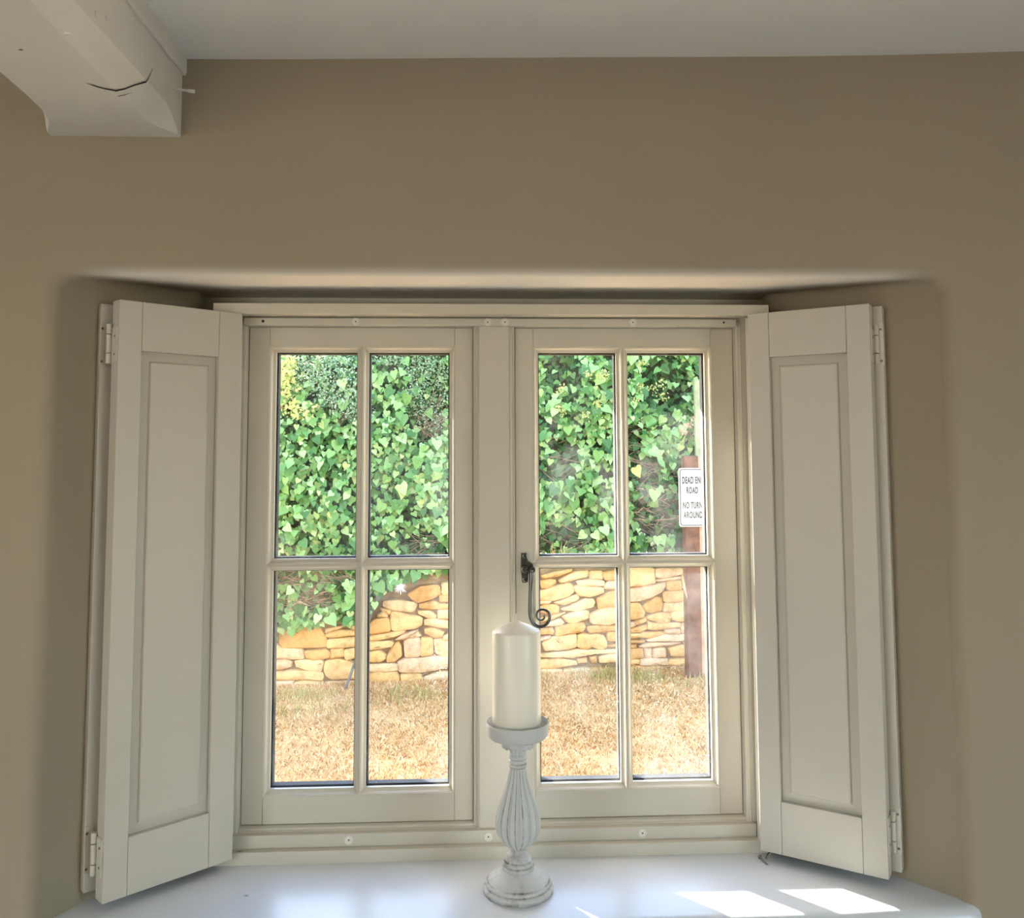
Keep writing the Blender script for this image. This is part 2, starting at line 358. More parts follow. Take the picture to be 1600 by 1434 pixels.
for name, xa, xb, wn in (('wall_left', RX0-0.2, RX0, 2), ('wall_right', RX1, RX1+0.2, 3)):
    mb = MB(); mb.box(xa, xb, RY0-0.2, WY-0.0005, 0, bw[2]); mb.box(xa, xb, RY0-0.2, WY-0.0005, bw[3], 2.19)
    mb.box(xa, xb, RY0-0.2, bw[0], bw[2], bw[3]); mb.box(xa, xb, bw[1], WY-0.0005, bw[2], bw[3])
    tag(mb.build(name, MAT['plaster']), 'taupe wall with an added wide window on the %s side of the room' % name[5:], kind='structure')
    xm = (xa+xb)/2; w2 = thing('window_%d' % wn, (xm, (bw[0]+bw[1])/2, bw[2]), 'added, unseen wide casement window in the %s side wall behind the viewer' % name[5:], kind='structure')
    for y0, y1, z0, z1 in ((bw[0], bw[0]+.05, bw[2], bw[3]), (bw[1]-.05, bw[1], bw[2], bw[3]), (-2.875, -2.825, bw[2], bw[3]), (bw[0], bw[1], bw[2], bw[2]+.05), (bw[0], bw[1], bw[3]-.05, bw[3])):
        mb = MB(); sgn = -1 if wn == 2 else 1; mb.box(xm+sgn*.03, xm+sgn*.08, y0, y1, z0, z1); mb.build('frame_member', MAT['wood'], w2)
mb = MB(); mb.box(RX0, RX1, RY0-0.2, RY0, 0, 2.19)
tag(mb.build('wall_back', MAT['plaster']), 'taupe wall behind the viewer', kind='structure')

# ---------------------------------------------------------------- ceiling beam
def beam():
    BZ, XR = 1.942, -0.402
    def top(x, y): return 2.10
    secs = []
    # y, left x, bottom z left edge chamfer, right chamfer on bottom (dx) and on side (dz)
    data = [(-3.9, -0.555, 0.026, 0.022), (-0.90, -0.555, 0.026, 0.020), (-0.54, -0.553, 0.026, 0.0185), (-0.36, -0.553, 0.027, 0.0225), (-0.30, -0.555, 0.029, 0.0238),
            (-0.262, -0.558, 0.028, 0.0245), (-0.225, -0.562, 0.025, 0.0243), (-0.205, -0.568, 0.019, 0.018), (-0.190, -0.574, 0.008, 0.009), (-0.178, -0.578, 0.002, 0.003), (WY+0.01, -0.580, 0.001, 0.001)]
    for (y, xl, dx, dz) in data:
        lc = 0.020 if y < -0.25 else 0.020*max(0.05, (-(y+0.17))/0.08)
        secs.append([(xl, y, 2.12), (xl, y, BZ+lc), (xl+lc*0.6, y, BZ), (XR-dx, y, BZ), (XR, y, BZ+dz), (XR, y, 2.12)])
    mb = MB(); mb.loops(secs, cap0=True, cap1=True)
    b = mb.build('ceiling_beam', MAT['beam'], smooth=True, angle=14)
    tag(b, 'white painted timber ceiling beam with chamfered edge and a dark crack', 'beam')
    # plaster scribe strip along the ceiling line
    mb = MB(); L = []
    for y in (-0.9, -0.33, -0.30, -0.26, -0.22, -0.195, WY+0.005):
        j = 0.002*sin(y*60)
        L.append([(XR-0.004, y, 2.031+j), (XR+0.004, y, 2.029+j), (XR+0.006, y, 2.035+j), (XR+0.005, y, 2.09), (XR-0.004, y, 2.09)])
    mb.loops(L, cap0=True, cap1=True); mb.build('plaster_strip', MAT['beam'], b)
    # crack: a dark wedge-shaped split following bottom, chamfer and side
    def sliver(pts, ws, plane):
        mb = MB(); vs_ = []
        for (px, py), w in zip(pts, ws):
            for s in (-0.5, 0.5):
                q = (px, py+s*w)
                vs_.append(plane(*q))
        n_ = len(pts); mb.add(vs_, [(2*i, 2*i+2, 2*i+3, 2*i+1) for i in range(n_-1)])
        return mb
    e1 = Vector((XR-0.0285, -0.28, BZ)); e2 = Vector((XR, -0.28, BZ+0.0242)); nrm = (e2-e1).cross(Vector((0, 1, 0))).normalized()
    if nrm.z > 0: nrm = -nrm
    def chplane(px, py):
        d = ray(px, py); p0 = e1 + nrm*0.0009
        return CAM + d*((p0-CAM).dot(nrm)/d.dot(nrm))
    lines = [(sliver([(135, 130.3), (148, 134.5), (162, 138.5), (183, 142.2)], [0.4, 1.6, 1.6, 2.2], lambda a, c: at_z(a, c, BZ-0.0008))),
             (sliver([(180, 142), (195, 139), (212, 132.5), (228.5, 128.0)], [2.6, 2.2, 2.2, 2.4], chplane)),
             (sliver([(184, 150.5), (194, 148.5), (207, 144.5)], [0.9, 1.0, 0.3], chplane)),
             (sliver([(228, 128.4), (231.5, 123.5), (235, 116), (239, 106)], [3.0, 2.4, 2.0, 0.8], lambda a, c: at_x(a, c, XR+0.0008)))]
    for s_ in lines: s_.build('crack', MAT['dark'], b)
    mb = MB(); c = at_z(32, 78, BZ-0.0006); mb.add([c+Vector((-.002, -.001, 0)), c+Vector((.002, -.0012, 0)), c+Vector((.0022, .0012, 0)), c+Vector((-.0015, .001, 0))], [(0, 1, 2, 3)]); mb.build('knot_hole', MAT['dark'], b)
    for px, py, r in ((150, 22, .0028), (166, 28, .0018), (206, 29, .0018), (221, 88, .0022), (107, 52, .001)):
        c = at_x(px, py, XR)
        mb = MB(); mb.tube([c+Vector((-.004, 0, 0)), c+Vector((.0012, 0, 0)), c+Vector((.002, 0, 0))], [r*1.3, r*1.2, r*.5], 8); mb.build('paint_blister', MAT['beam'], b, smooth=True)
    # peg sticking out of the side, just off the wall
    y = -0.185
    a = at_x(272, 138.5, XR-0.003); 
    mb = MB(); p0 = Vector((XR-0.012, a.y, a.z)); 
    e = at(304, 143, a.y)
    mb.tube([p0, p0.lerp(e, .45)+Vector((0, 0, .0006)), p0.lerp(e, .75), p0.lerp(e, .77), e], [.0022, .0018, .0019, .0026, .0026], 8)
    tag(mb.build('wooden_peg', MAT['beam'], smooth=True), 'small white painted peg sticking out of the beam near the wall', 'peg')
beam()

# ---------------------------------------------------------------- window
XC = 0.0375
win = thing('window_1', (XC, 0.06, SILL), 'cream painted timber casement window with two four-pane sashes', kind='structure')
SF = 0.05                                          # room face of the sashes
# frame members
mb = MB(); mb.box(-0.392, -0.3575, 0.036, 0.12, 0.885, 1.745); mb.build('jamb', MAT['wood'], win, bevel=0.002)
mb = MB(); mb.box(0.4325, 0.468, 0.036, 0.12, 0.885, 1.745); mb.build('jamb', MAT['wood'], win, bevel=0.002)
mb = MB(); mb.box(0.012, 0.0625, 0.036, 0.12, 0.9225, 1.712); mb.build('mullion', MAT['wood'], win, bevel=0.002)
mb = MB(); mb.box(-0.3575, 0.4325, 0.040, 0.12, 1.7085, 1.745); mb.build('head', MAT['wood'], win, bevel=0.001)
mb = MB(); mb.box(-0.3575, 0.4325, 0.046, 0.15, 0.885, 0.9275); mb.build('sill_rail', MAT['wood'], win, bevel=0.001)
# rebate beads around each sash
for x0, x1 in ((-0.356, 0.003), (0.0715, 0.4312)):
    mb = MB()
    mb.rect_ring(x0, x1, 0.9315, 1.7072, [(-0.002, 0.0535), (0.0008, 0.0535), (0.0008, 0.045), (0.0022, 0.0415), (0.005, 0.0415), (0.0056, 0.0385), (0.0085, 0.0345), (0.0095, 0.036)])
    mb.build('rebate_bead', MAT['wood'], win, smooth=True, angle=25)
# head strip with screw caps, stepped sill boards
mb = MB(); mb.box(-0.3605, 0.4325, 0.028, 0.06, 1.7075, 1.7195); mb.build('head_strip', MAT['wood'], win, bevel=0.0012)
mb = MB(); mb.box(-0.37, 0.445, 0.026, 0.07, 0.885, 0.9250); mb.build('sill_strip', MAT['wood'], win, bevel=0.0012)
mb = MB(); mb.box(-0.385, 0.46, 0.0115, 0.0255, 0.885, 0.9065); mb.build('sill_upstand', MAT['wood'], win, bevel=0.0012)
for px, py in ((556, 501.5), (762, 502.5), (789, 502.8), (989, 504)):
    c = at(px, py, 0.028); c.z = 1.7136; c.y = 0.0283
    mb = MB(); mb.loops([[(c.x+r*cos(2*pi*k/20), c.y-d, c.z+r*sin(2*pi*k/20)) for k in range(20)] for r, d in ((.0064, 0), (.0063, .0013), (.0056, .0016), (.0050, .0008), (.0012, .0010), (.0011, .0003))], cap1=True)
    k_ = mb.build('screw_cap', MAT['screw_cap'], win, smooth=True, angle=30)
    mb = MB(); mb.disc((c.x, c.y-0.0002, c.z), 0.0010, 0.0012, 8); mb.build('screw_hole', MAT['dark'], k_)
for px, py in ((545, 1311), (763, 1306), (1004, 1301)):
    c = at(px, py, 0.026)
    mb = MB(); mb.loops([[(c.x+r*cos(2*pi*k/20), 0.0263-d, 0.9155+r*sin(2*pi*k/20)) for k in range(20)] for r, d in ((.0068, 0), (.0067, .0013), (.0060, .0016), (.0053, .0008), (.0012, .0010), (.0011, .0003))], cap1=True)
    k_ = mb.build('screw_cap', MAT['screw_cap'], win, smooth=True, angle=30)
    mb = MB(); mb.disc((c.x, 0.0261, 0.9155), 0.0011, 0.0012, 8); mb.build('screw_hole', MAT['dark'], k_)
for px, py, r in ((411, 500, .0024), (1131, 502, .0018)):
    c = at(px, py, 0.028); mb = MB(); mb.disc((c.x, 0.0283, 1.7140), r, 0.0005, 10); mb.build('screw_hole', MAT['dark'], win)
c = at_z(377, 1325.5, 0.9067); mb = MB(); mb.add([(c.x-.006, 0.017, .9067), (c.x-.001, 0.0155, .9067), (c.x+.006, .0165, .9067), (c.x, .0185, .9067)], [(0, 1, 2, 3)]); mb.build('paint_chip', MAT['dark'], win)

BEAD = [(0.0, 0.0665), (0.0, 0.0600), (0.0015, 0.0590), (0.0035, 0.0572), (0.0052, 0.0548), (0.0060, 0.0522), (0.0066, 0.0522), (0.0070, 0.0508), (0.0090, 0.0498)]
def casement(x0, x1, g0, g1):
    z0, z1 = 0.9315, 1.7072
    gz0, gz1, zb = 0.981, 1.6680, 1.3275
    hb = 0.0092
    xm = (g0+g1)/2
    rects = [(g0, xm-hb, gz0, zb-hb), (xm+hb, g1, gz0, zb-hb), (g0, xm-hb, zb+hb, gz1), (xm+hb, g1, zb+hb, gz1)]
    mb = MB()                                     # horizontal glazing bar core is the casement's own mesh
    mb.box(g0-0.005, g1+0.005, 0.0515, 0.093, zb-hb+0.0085, zb+hb-0.0085)
    cs = mb.build('casement', MAT['wood'], win)
    e = 0.0088; J = 0.0003
    sl = g0-e-J
    for a, b in ((x0, g0-e), (g1+e, x1)):
        mb = MB(); mb.box(a, b, SF, 0.095, z0, z1); mb.build('stile', MAT['wood'], cs, bevel=0.0012)
    for a, b in ((z0, gz0-e), (gz1+e, z1)):
        mb = MB(); mb.box(g0-e+J, g1+e-J, SF+0.0002, 0.095, a, b); mb.build('rail', MAT['wood'], cs, bevel=0.0007)
    mb = MB(); mb.box(xm-0.0012, xm+0.0012, 0.0512, 0.093, gz0-0.004, gz1+0.004); mb.build('glazing_bar', MAT['wood'], cs)
    for r in rects:
        mb = MB(); mb.rect_ring(*r, BEAD); mb.build('glazing_bead', MAT['wood'], cs, smooth=True, angle=28)
        mb = MB(); mb.rect_ring(*r, [(0.0005, 0.0705), (-0.0020, 0.0705), (-0.0020, 0.086), (0.0085, 0.086), (0.0085, 0.0705), (0.0005, 0.0705)]); mb.build('spacer', MAT['spacer'], cs)
        mb = MB(); mb.rect_ring(*r, [(0.003, 0.0865), (0.0085, 0.0865), (0.0085, 0.097), (0.0075, 0.097), (0.003, 0.0865)]); mb.build('outer_bead', MAT['wood'], cs)
        mb = MB(); mb.box(r[0]-0.002, r[1]+0.002, 0.0668, 0.0698, r[2]-0.002, r[3]+0.002); mb.build('pane', MAT['glass'], cs)
    return cs
casement(-0.356, 0.003, -0.3148, -0.0350)
casement(0.0715, 0.4312, 0.1100, 0.3860)

# monkey-tail window fastener
def fastener():
    Y0 = SF
    C5 = lambda a, b, y: at(790+a/9.556, 850+b/9.556, y)
    root = thing('window_fastener', C5(285, 350, Y0), 'dark pewter curled monkey-tail window handle on the right sash', 'window handle')
    out = [(228, 132), (318, 132), (326, 200), (345, 255), (410, 300), (425, 345), (400, 400), (350, 430), (338, 480), (332, 560), (300, 578), (250, 575), (238, 520), (230, 420), (222, 360), (224, 220)]
    mb = MB(); mb.loops([[C5(a, b, y) for a, b in out] for y in (Y0, Y0-0.003)], cap0=True, cap1=True); mb.build('back_plate', MAT['pewter'], root, bevel=0.0006)
    for a, b in ((285, 175), (288, 528)):
        c = C5(a, b, Y0-0.003); mb = MB(); mb.lathe([(0.0042, 0), (0.0040, .0008), (0.0030, .0013)], (0, 0, 0), 16)
        mb.v = [(c.x+x, c.y-z, c.z+y) for x, y, z in mb.v]; s_ = mb.build('screw', MAT['pewter'], root, smooth=True)
        mb = MB(); mb.box(c.x-.0014, c.x+.0014, c.y-.0017, c.y-.0008, c.z-.0014, c.z+.0014); mb.build('screw_slot', MAT['dark'], s_)
    c = C5(288, 372, Y0-0.003); mb = MB(); mb.lathe([(0.0064, 0), (0.0064, .004), (0.0060, .0055), (0.0042, .0060), (0.0038, .0085), (0.0028, .0095)], (0, 0, 0), 24)
    mb.v = [(c.x+x, c.y-z, c.z+y) for x, y, z in mb.v]; mb.build('boss', MAT['pewter'], root, smooth=True)
    c = C5(390, 372, Y0-0.003); mb = MB(); mb.lathe([(0.0052, 0), (0.0052, .011), (0.0046, .0122), (0.0030, .0122), (0.0026, .0108)], (0, 0, 0), 24)
    mb.v = [(c.x+x, c.y-z, c.z+y) for x, y, z in mb.v]; pv = mb.build('pivot', MAT['pewter'], root, smooth=True)
    mb = MB(); mb.disc((c.x, c.y-.0106, c.z), .0022, .0006, 12); mb.build('pivot_hole', MAT['dark'], pv)
    path = [(390, 385), (390, 450), (382, 560), (375, 680), (370, 800), (367, 920), (367, 1020), (376, 1090), (400, 1155), (440, 1205), (490, 1230), (540, 1232), (595, 1210), (635, 1165), (656, 1110), (655, 1055), (630, 1010), (590, 984), (540, 978), (495, 995), (467, 1032), (464, 1078), (485, 1118), (522, 1136), (560, 1126), (580, 1095), (566, 1066)]
    rad = [.0040, .0042, .0038, .0031, .0031, .0032, .0032, .0031, .0030, .0029, .0028, .0027, .0026, .0025, .0024, .0023, .0022, .0021, .0020, .0019, .0018, .0017, .0016, .0015, .0015, .0014, .0012]
    pts = [C5(a, b, Y0-0.011-0.004*sin(min(1, i/8)*pi/2)) for i, (a, b) in enumerate(path)]
    P2, R2 = [], []                               # Catmull-Rom
    for i in range(len(pts)-1):
        p0, p1, p2, p3 = pts[max(i-1, 0)], pts[i], pts[i+1], pts[min(i+2, len(pts)-1)]
        for k in range(4):
            t = k/4; P2.append(0.5*((2*p1)+(p2-p0)*t+(2*p0-5*p1+4*p2-p3)*t*t+(3*p1-p0-3*p2+p3)*t**3)); R2.append(rad[i]+(rad[i+1]-rad[i])*t)
    P2.append(pts[-1]); R2.append(rad[-1])
    mb = MB(); mb.tube(P2, R2, 12); mb.build('curled_lever', MAT['pewter'], root, smooth=True)
fastener()

# window board (inner sill) with rounded nosing and horns
mb = MB()
def sill_sec(x, y0, y1):
    pts = [(x, y0, 0.855)]
    r = 0.0165; yc, zc = y1+r, SILL-r
    for k in range(9):
        a = -pi/2 + pi*k/8
        pts.append((x, yc - r*cos(a), zc + r*sin(a)))
    pts.append((x, y0, SILL)); return pts
xsn = [(-0.586, -0.1600), (-0.580, -0.1715), (-0.568, -0.176), (-0.3, -0.179), (0.2, -0.181), (0.5, -0.181), (0.672, -0.173), (0.688, -0.169), (0.695, -0.160)]
mb.loops([sill_sec(x, 0.03, y) for x, y in xsn], cap0=True, cap1=True)
sillo = mb.build('window_board', MAT['sill'], win, smooth=True, angle=50)
sillo['label'] = 'glossy white painted window sill board'
mb = MB()
for px, py, dx, dy in ((385, 1399, .0035, .0007), (455, 1345, .0005, .0004), (474, 1415, .004, .0002), (617, 1387, .004, .0002)):
    c = at_z(px, py, SILL+0.0002); mb = MB(); mb.add([(c.x-dx, c.y+dy, SILL+.0002), (c.x, c.y-dy, SILL+.0002), (c.x+dx, c.y-dy*.3, SILL+.0002), (c.x, c.y+dy, SILL+.0002)], [(0, 1, 2, 3)])
    mb.build('paint_mark', MAT['dark'] if dy > .0003 else MAT['stick'], sillo)
# head board across the top of the shutter frame
mb = MB(); mb.box(-0.4005, 0.4765, 0.0, 0.028, 1.7215, 1.7385)
tag(mb.build('trim_1', MAT['wood'], bevel=0.0012), 'cream painted board across the top of the window', kind='structure')

# ---------------------------------------------------------------- shutters
def leaf(parent, o, d, w, s, z0, z1, st, name, th=0.021, rt_=0.0705, rb=0.0775):
    """o inner corner (x,y) of the front face, d unit direction to the outer edge, s=+1/-1 front side"""
    nx_, ny_ = -d[1]*s, d[0]*s                     # outward (front) normal
    def xf(u, n, z): return (o[0]+d[0]*u+nx_*n, o[1]+d[1]*u+ny_*n, z)
    a, b = st; pz0, pz1 = z0+rb, z1-rt_
    # fielded panel, both faces
    mb = MB(); x0, x1 = a, w-b
    mb.rect_ring(x0, x1, pz0, pz1, [(0.004, -th/2), (0.004, -0.0100), (-0.0130, -0.0068), (-0.0140, -0.0072), (-0.0155, -0.0032), (-0.0175, -0.0026)], xf, cap1=True)
    mb.rect_ring(x0, x1, pz0, pz1, [(0.004, -th/2), (0.004, -th+0.0085), (-0.0150, -th+0.0052), (-0.0180, -th+0.0022)], xf, cap1=True)
    lf = mb.build(name, MAT['shutter'], parent, smooth=True, angle=12)
    J = 0.00025
    for u0, u1 in ((0, a), (w-b, w)):
        mb = MB(); mb.box(u0, u1, -th, 0, z0, z1, xf); mb.build('stile', MAT['shutter'], lf, bevel=0.0010)
    for q0, q1 in ((z0, pz0), (pz1, z1)):
        mb = MB(); mb.box(a+J, w-b-J, -th+0.0003, -0.0003, q0, q1, xf); mb.build('rail', MAT['shutter'], lf, bevel=0.0009)
    return lf, xf
def hinge(parent, xf, w, zc, gap, ext, th):
    """butt hinge between the outer edge of the front leaf and the folded rear leaf, which stands out by ext"""
    h = 0.064; n2 = -th-gap
    mb = MB(); mb.box(w, w+0.0016, -0.003, -th+0.003, zc-h*0.42, zc+h*0.36, xf)      # plate on the front leaf's edge
    hg = mb.build('hinge', MAT['cap'], parent, bevel=0.0004)
    mb = MB(); mb.box(w-0.001, w+ext+0.001, n2-0.001, n2+0.0018, zc-h/2, zc+h/2, xf); mb.build('hinge_plate', MAT['cap'], hg, bevel=0.0004)
    yk = -th+0.001; uk = w+0.0042
    for q0, q1 in ((zc+h*0.22, zc+h*0.44), (zc-h*0.20, zc+h*0.20), (zc-h*0.44, zc-h*0.22)):
        mb = MB(); mb.tube([xf(uk, yk, q0), xf(uk, yk, (q0+q1)/2), xf(uk, yk, q1)], 0.0040, 12); mb.build('knuckle', MAT['cap'], hg, smooth=True)
    for u_, n_, du, dn, q in ((w+.0014, -th*.45, .0008, 0, zc+h*0.16), (w+.0014, -th*.45, .0008, 0, zc-h*0.24), (w+ext*.8, n2+.0016, 0, .0007, zc+h*0.36), (w+ext*.8, n2+.0016, 0, .0007, zc-h*0.38)):
        p = Vector(xf(u_, n_, q)); e = Vector(xf(u_+du, n_+dn, q))
        mb = MB(); mb.tube([p, p.lerp(e, .5), e], [0.0019, 0.0019, 0.0010], 8); mb.build('screw', MAT['steel'], hg)
Z0S, Z1S = 0.902, 1.7213
def unit(a, b):
    l = hypot(b[0]-a[0], b[1]-a[1]); return ((b[0]-a[0])/l, (b[1]-a[1])/l), l
Li, Lo = (-0.3547, 0.000), (-0.4938, -0.126)
d, w = unit(Li, Lo)
sh = thing('bifold_shutter', ((Li[0]+Lo[0])/2, (Li[1]+Lo[1])/2, Z0S), 'off-white panelled bifold shutter folded open on the left of the window', 'shutter', 'folded window shutters')
TL = 0.025
lf, xf = leaf(sh, Li, d, w, 1, Z0S, Z1S, (0.0375, 0.0325), 'front_leaf', th=TL)
g, ext = 0.016, 0.010
# rear leaf folded behind, hinged to the jamb; splayed a little wider
o2 = xf(0.004, -TL-0.004, 0); e2 = xf(w+ext, -TL-g, 0)
d2, w2_ = unit(o2, e2)
leaf(sh, o2, d2, w2_, 1, Z0S+0.004, Z1S-0.002, (0.036, 0.034), 'rear_leaf')
hinge(sh, xf, w, 1.660, g, ext, TL); hinge(sh, xf, w, 0.962, g, ext, TL)

Ri, Ro = (0.4377, -0.012), (0.5868, -0.116)
d, w = unit(Ri, Ro)
sh = thing('bifold_shutter', ((Ri[0]+Ro[0])/2, (Ri[1]+Ro[1])/2, Z0S), 'off-white panelled bifold shutter folded open on the right of the window', 'shutter', 'folded window shutters')
TR = 0.024
lf, xf = leaf(sh, Ri, d, w, -1, Z0S, Z1S, (0.0325, 0.0335), 'front_leaf', th=TR)
g, ext = 0.004, 0.013
o2 = xf(-0.012, -TR-g+0.003, 0); e2 = xf(w+ext, -TR-g, 0)
d2, w2_ = unit(o2, e2)
leaf(sh, o2, d2, w2_, -1, Z0S+0.002, Z1S-0.001, (0.036, 0.034), 'rear_leaf')
hinge(sh, xf, w, 1.662, g, ext, TR); hinge(sh, xf, w, 0.962, g, ext, TR)

# two loose screws below the right shutter
a = at(1203, 1332, -0.013); b = at(1196.3, 1341, -0.016)
mb = MB(); mb.tube([a+Vector((0, 0, .0)), a.lerp(b, .8), b], [.0021, .0019, .0016], 10)
tag(mb.build('shutter_bolt', MAT['steel'], smooth=True), 'bare metal pin poking down from the bottom of the right shutter', 'pin')
h0 = at_z(1186.5, 1337.5, SILL+0.003); t0 = at_z(1199.5, 1350.5, SILL+0.0012)
dv = (t0-h0).normalized(); L = (t0-h0).length
mb = MB(); mb.tube([h0, h0+dv*.001, h0+dv*.0022, h0+dv*.0035, h0+dv*L*.55, h0+dv*L*.9, t0], [.0026, .0030, .0029, .0016, .0015, .0012, .0003], 10)
tag(mb.build('loose_screw', MAT['steel'], smooth=True), 'loose metal screw lying on the white sill under the right shutter', 'screw')

# ---------------------------------------------------------------- candlestick and candle
CX, CY = 0.0665, -0.087
def zz(py): return SILL + (1391-py)/1125.0
def candlestick():
    root = thing('candlestick', (CX, CY, SILL), 'distressed white fluted wooden candlestick standing on the sill', 'candlestick')
    def part(name, prof, n=72, mod=None, wear=None, caps=(True, True)):
        P_ = []
        for (r, z), (r2, z2) in zip(prof[:-1], prof[1:]):
            k = max(1, int(abs(z2-z)/0.0025)) if mod else 1
            for i in range(k): P_.append((r+(r2-r)*i/k, z+(z2-z)*i/k))
        P_.append(prof[-1])
        mb = MB(); L = []; W_ = []
        for r, z in P_:
            ring = []
            for k in range(n):
                a = 2*pi*k/n; rr = r; zzz = z
                if mod: rr, zzz = mod(r, z, a)
                ring.append((CX+rr*cos(a), CY+rr*sin(a), zzz)); W_.append(wear(r, z, a) if wear else 0.25)
            L.append(ring)
        mb.loops(L, cap0=caps[0], cap1=caps[1])
        o = mb.build(name, MAT['distressed'], root, smooth=True, angle=45)
        at_ = o.data.attributes.new('wear', 'FLOAT', 'POINT')
        for i, x in enumerate(W_[:len(o.data.vertices)]): at_.data[i].value = x
        return o
    B = SILL
    edge = lambda zs: (lambda r, z, a: 1.05 if any(abs(z-q) < 0.0006 for q in zs) else 0.3)
    part('base', [(.0480, B), (.0492, B+.0015), (.0494, B+.006), (.0482, B+.0085), (.0455, B+.0098), (.0452, B+.0108), (.0462, B+.0118), (.0460, B+.0140), (.0440, B+.0155), (.0432, B+.0158), (.0425, B+.0170), (.036, B+.0205), (.029, B+.0250), (.0245, B+.0290), (.0226, B+.0310)],
         wear=lambda r, z, a: 0.72 if (z < B+.003 or abs(z-B-.0098) < .0008 or abs(z-B-.0157) < .0008) else 0.4)
    z = zz
    part('bell', [(.0222, B+.030), (.0228, B+.0322), (.0226, B+.0345), (.0212, B+.0360), (.0206, B+.0365), (.0210, B+.0378), (.0208, B+.0408), (.0196, B+.0424), (.0190, B+.0430), (.0190, B+.0442), (.0168, B+.0485), (.0138, B+.0510), (.0115, B+.0530), (.0108, B+.0552), (.0112, B+.0580), (.0122, B+.0592)],
         wear=lambda r, z_, a: 0.72 if any(abs(z_-B-q) < .0008 for q in (.0365, .0430)) else 0.45)
    prof = [(.0118, B+.0585), (.0150, B+.0608), (.0205, B+.0660), (.0255, B+.0712), (.0298, B+.0780), (.0322, B+.0860), (.0328, B+.0930), (.0318, B+.1010), (.0298, B+.1095), (.0270, B+.1180), (.0238, B+.1265), (.0206, B+.1350), (.0178, B+.1430), (.0155, B+.1510), (.0136, B+.1590), (.0120, B+.1660), (.0108, B+.1705)]
    NF = 16
    def mod(r, z_, a):
        t = (a*NF/(2*pi)) % 1.0
        return r*(1.0 - 0.085*(sin(pi*t)**0.8)), z_
    rnd = random.Random(5); fl = [rnd.uniform(0.35, 1.0) for _ in range(NF+1)]
    fl[10:14] = [0.8, 0.95, 1.05, 0.75]
    def wear(r, z_, a):
        t = (a*NF/(2*pi)) % 1.0; k = int(a*NF/(2*pi)) % NF
        return (1.25*fl[k] if abs(t-0.5) < 0.06 else 0.28)
    part('fluted_body', prof, n=NF*12, mod=mod, wear=wear)
    part('collar', [(.0112, B+.1690), (.0122, B+.1700), (.0128, B+.1715), (.0130, B+.1735), (.0124, B+.1750), (.0121, B+.1755), (.0128, B+.1765), (.0131, B+.1785), (.0126, B+.1805), (.0120, B+.1812), (.0127, B+.1822), (.0129, B+.1842), (.0124, B+.1860), (.0112, B+.1868)],
         wear=lambda r, z_, a: 0.72 if any(abs(z_-B-q) < .0007 for q in (.1700, .1755, .1812)) else 0.35)
    NF2 = 14
    part('neck', [(.0110, B+.1862), (.0112, B+.1885), (.0120, B+.1920), (.0134, B+.1955), (.0152, B+.1985), (.0165, B+.2005)], n=NF2*8, mod=lambda r, z_, a: (r*(1-0.10*abs(sin(a*NF2/2))**2), z_), wear=lambda r, z_, a: .35)
    part('scalloped_rim', [(.0150, B+.1990), (.0212, B+.1962), (.0230, B+.1982), (.0234, B+.2050), (.0215, B+.2090)], n=NF2*8, mod=lambda r, z_, a: (r, z_ + (0.0026*(1-abs(sin(a*NF2/2))) if z_ < B+.1985 else 0)), wear=lambda r, z_, a: .45)
    part('dish', [(.0210, B+.2080), (.0320, B+.2086), (.0395, B+.2110), (.0432, B+.2150), (.0444, B+.2210), (.0452, B+.2280), (.0452, B+.2315), (.0444, B+.2330), (.0434, B+.2325), (.0424, B+.2280), (.0410, B+.2250), (.0365, B+.2235), (.0200, B+.2232)],
         wear=lambda r, z_, a: 0.6 if (abs(z_-B-.233) < .0006) else 0.3)
candlestick()
def candle():
    zb = SILL+0.2234; r = 0.0349; zt = SILL+0.3605; tip = SILL+0.3745
    c = (CX-0.0012, CY, 0)
    root = thing('pillar_candle', (c[0], c[1], zb), 'unlit ivory pillar candle with a conical top', 'candle')
    mb = MB(); mb.lathe([(r-.0012, zb), (r, zb+.0012), (r, zb+.04), (r, zt-.0030), (r-.0006, zt-.0008), (r-.0022, zt+.0006), (r*.6, zt+(tip-zt)*.46), (r*.25, zt+(tip-zt)*.80), (.004, tip-.0006), (.0015, tip)], c, 64)
    mb.build('wax_body', MAT['wax'], root, smooth=True, angle=50)
    mb = MB(); mb.tube([(c[0], c[1], tip-.003), (c[0]-.0003, c[1], tip+.004), (c[0]-.0012, c[1], tip+.0095)], [.0011, .0010, .0009], 8); mb.build('wick', MAT['wick'], root, smooth=True)
candle()

# ---------------------------------------------------------------- outside: ground
rng = np.random.default_rng(7)
def gz(x, y):
    return -0.0165*y + 0.0075*(x-0.3)*min(y, 6)*1.05 + 0.012*sin(1.7*x+0.6*y) + 0.010*sin(2.9*x-1.3*y)
mb = MB(); nx, ny = 60, 50
xs = np.linspace(-9, 9, nx+1); ys = np.linspace(0.475, 12, ny+1)
mb.add([(x, y, gz(x, y)) for y in ys for x in xs], [(j*(nx+1)+i, j*(nx+1)+i+1, (j+1)*(nx+1)+i+1, (j+1)*(nx+1)+i) for j in range(ny) for i in range(nx)])
tag(mb.build('ground', MAT['ground'], smooth=True), 'parched orange-brown ground outside', kind='structure')

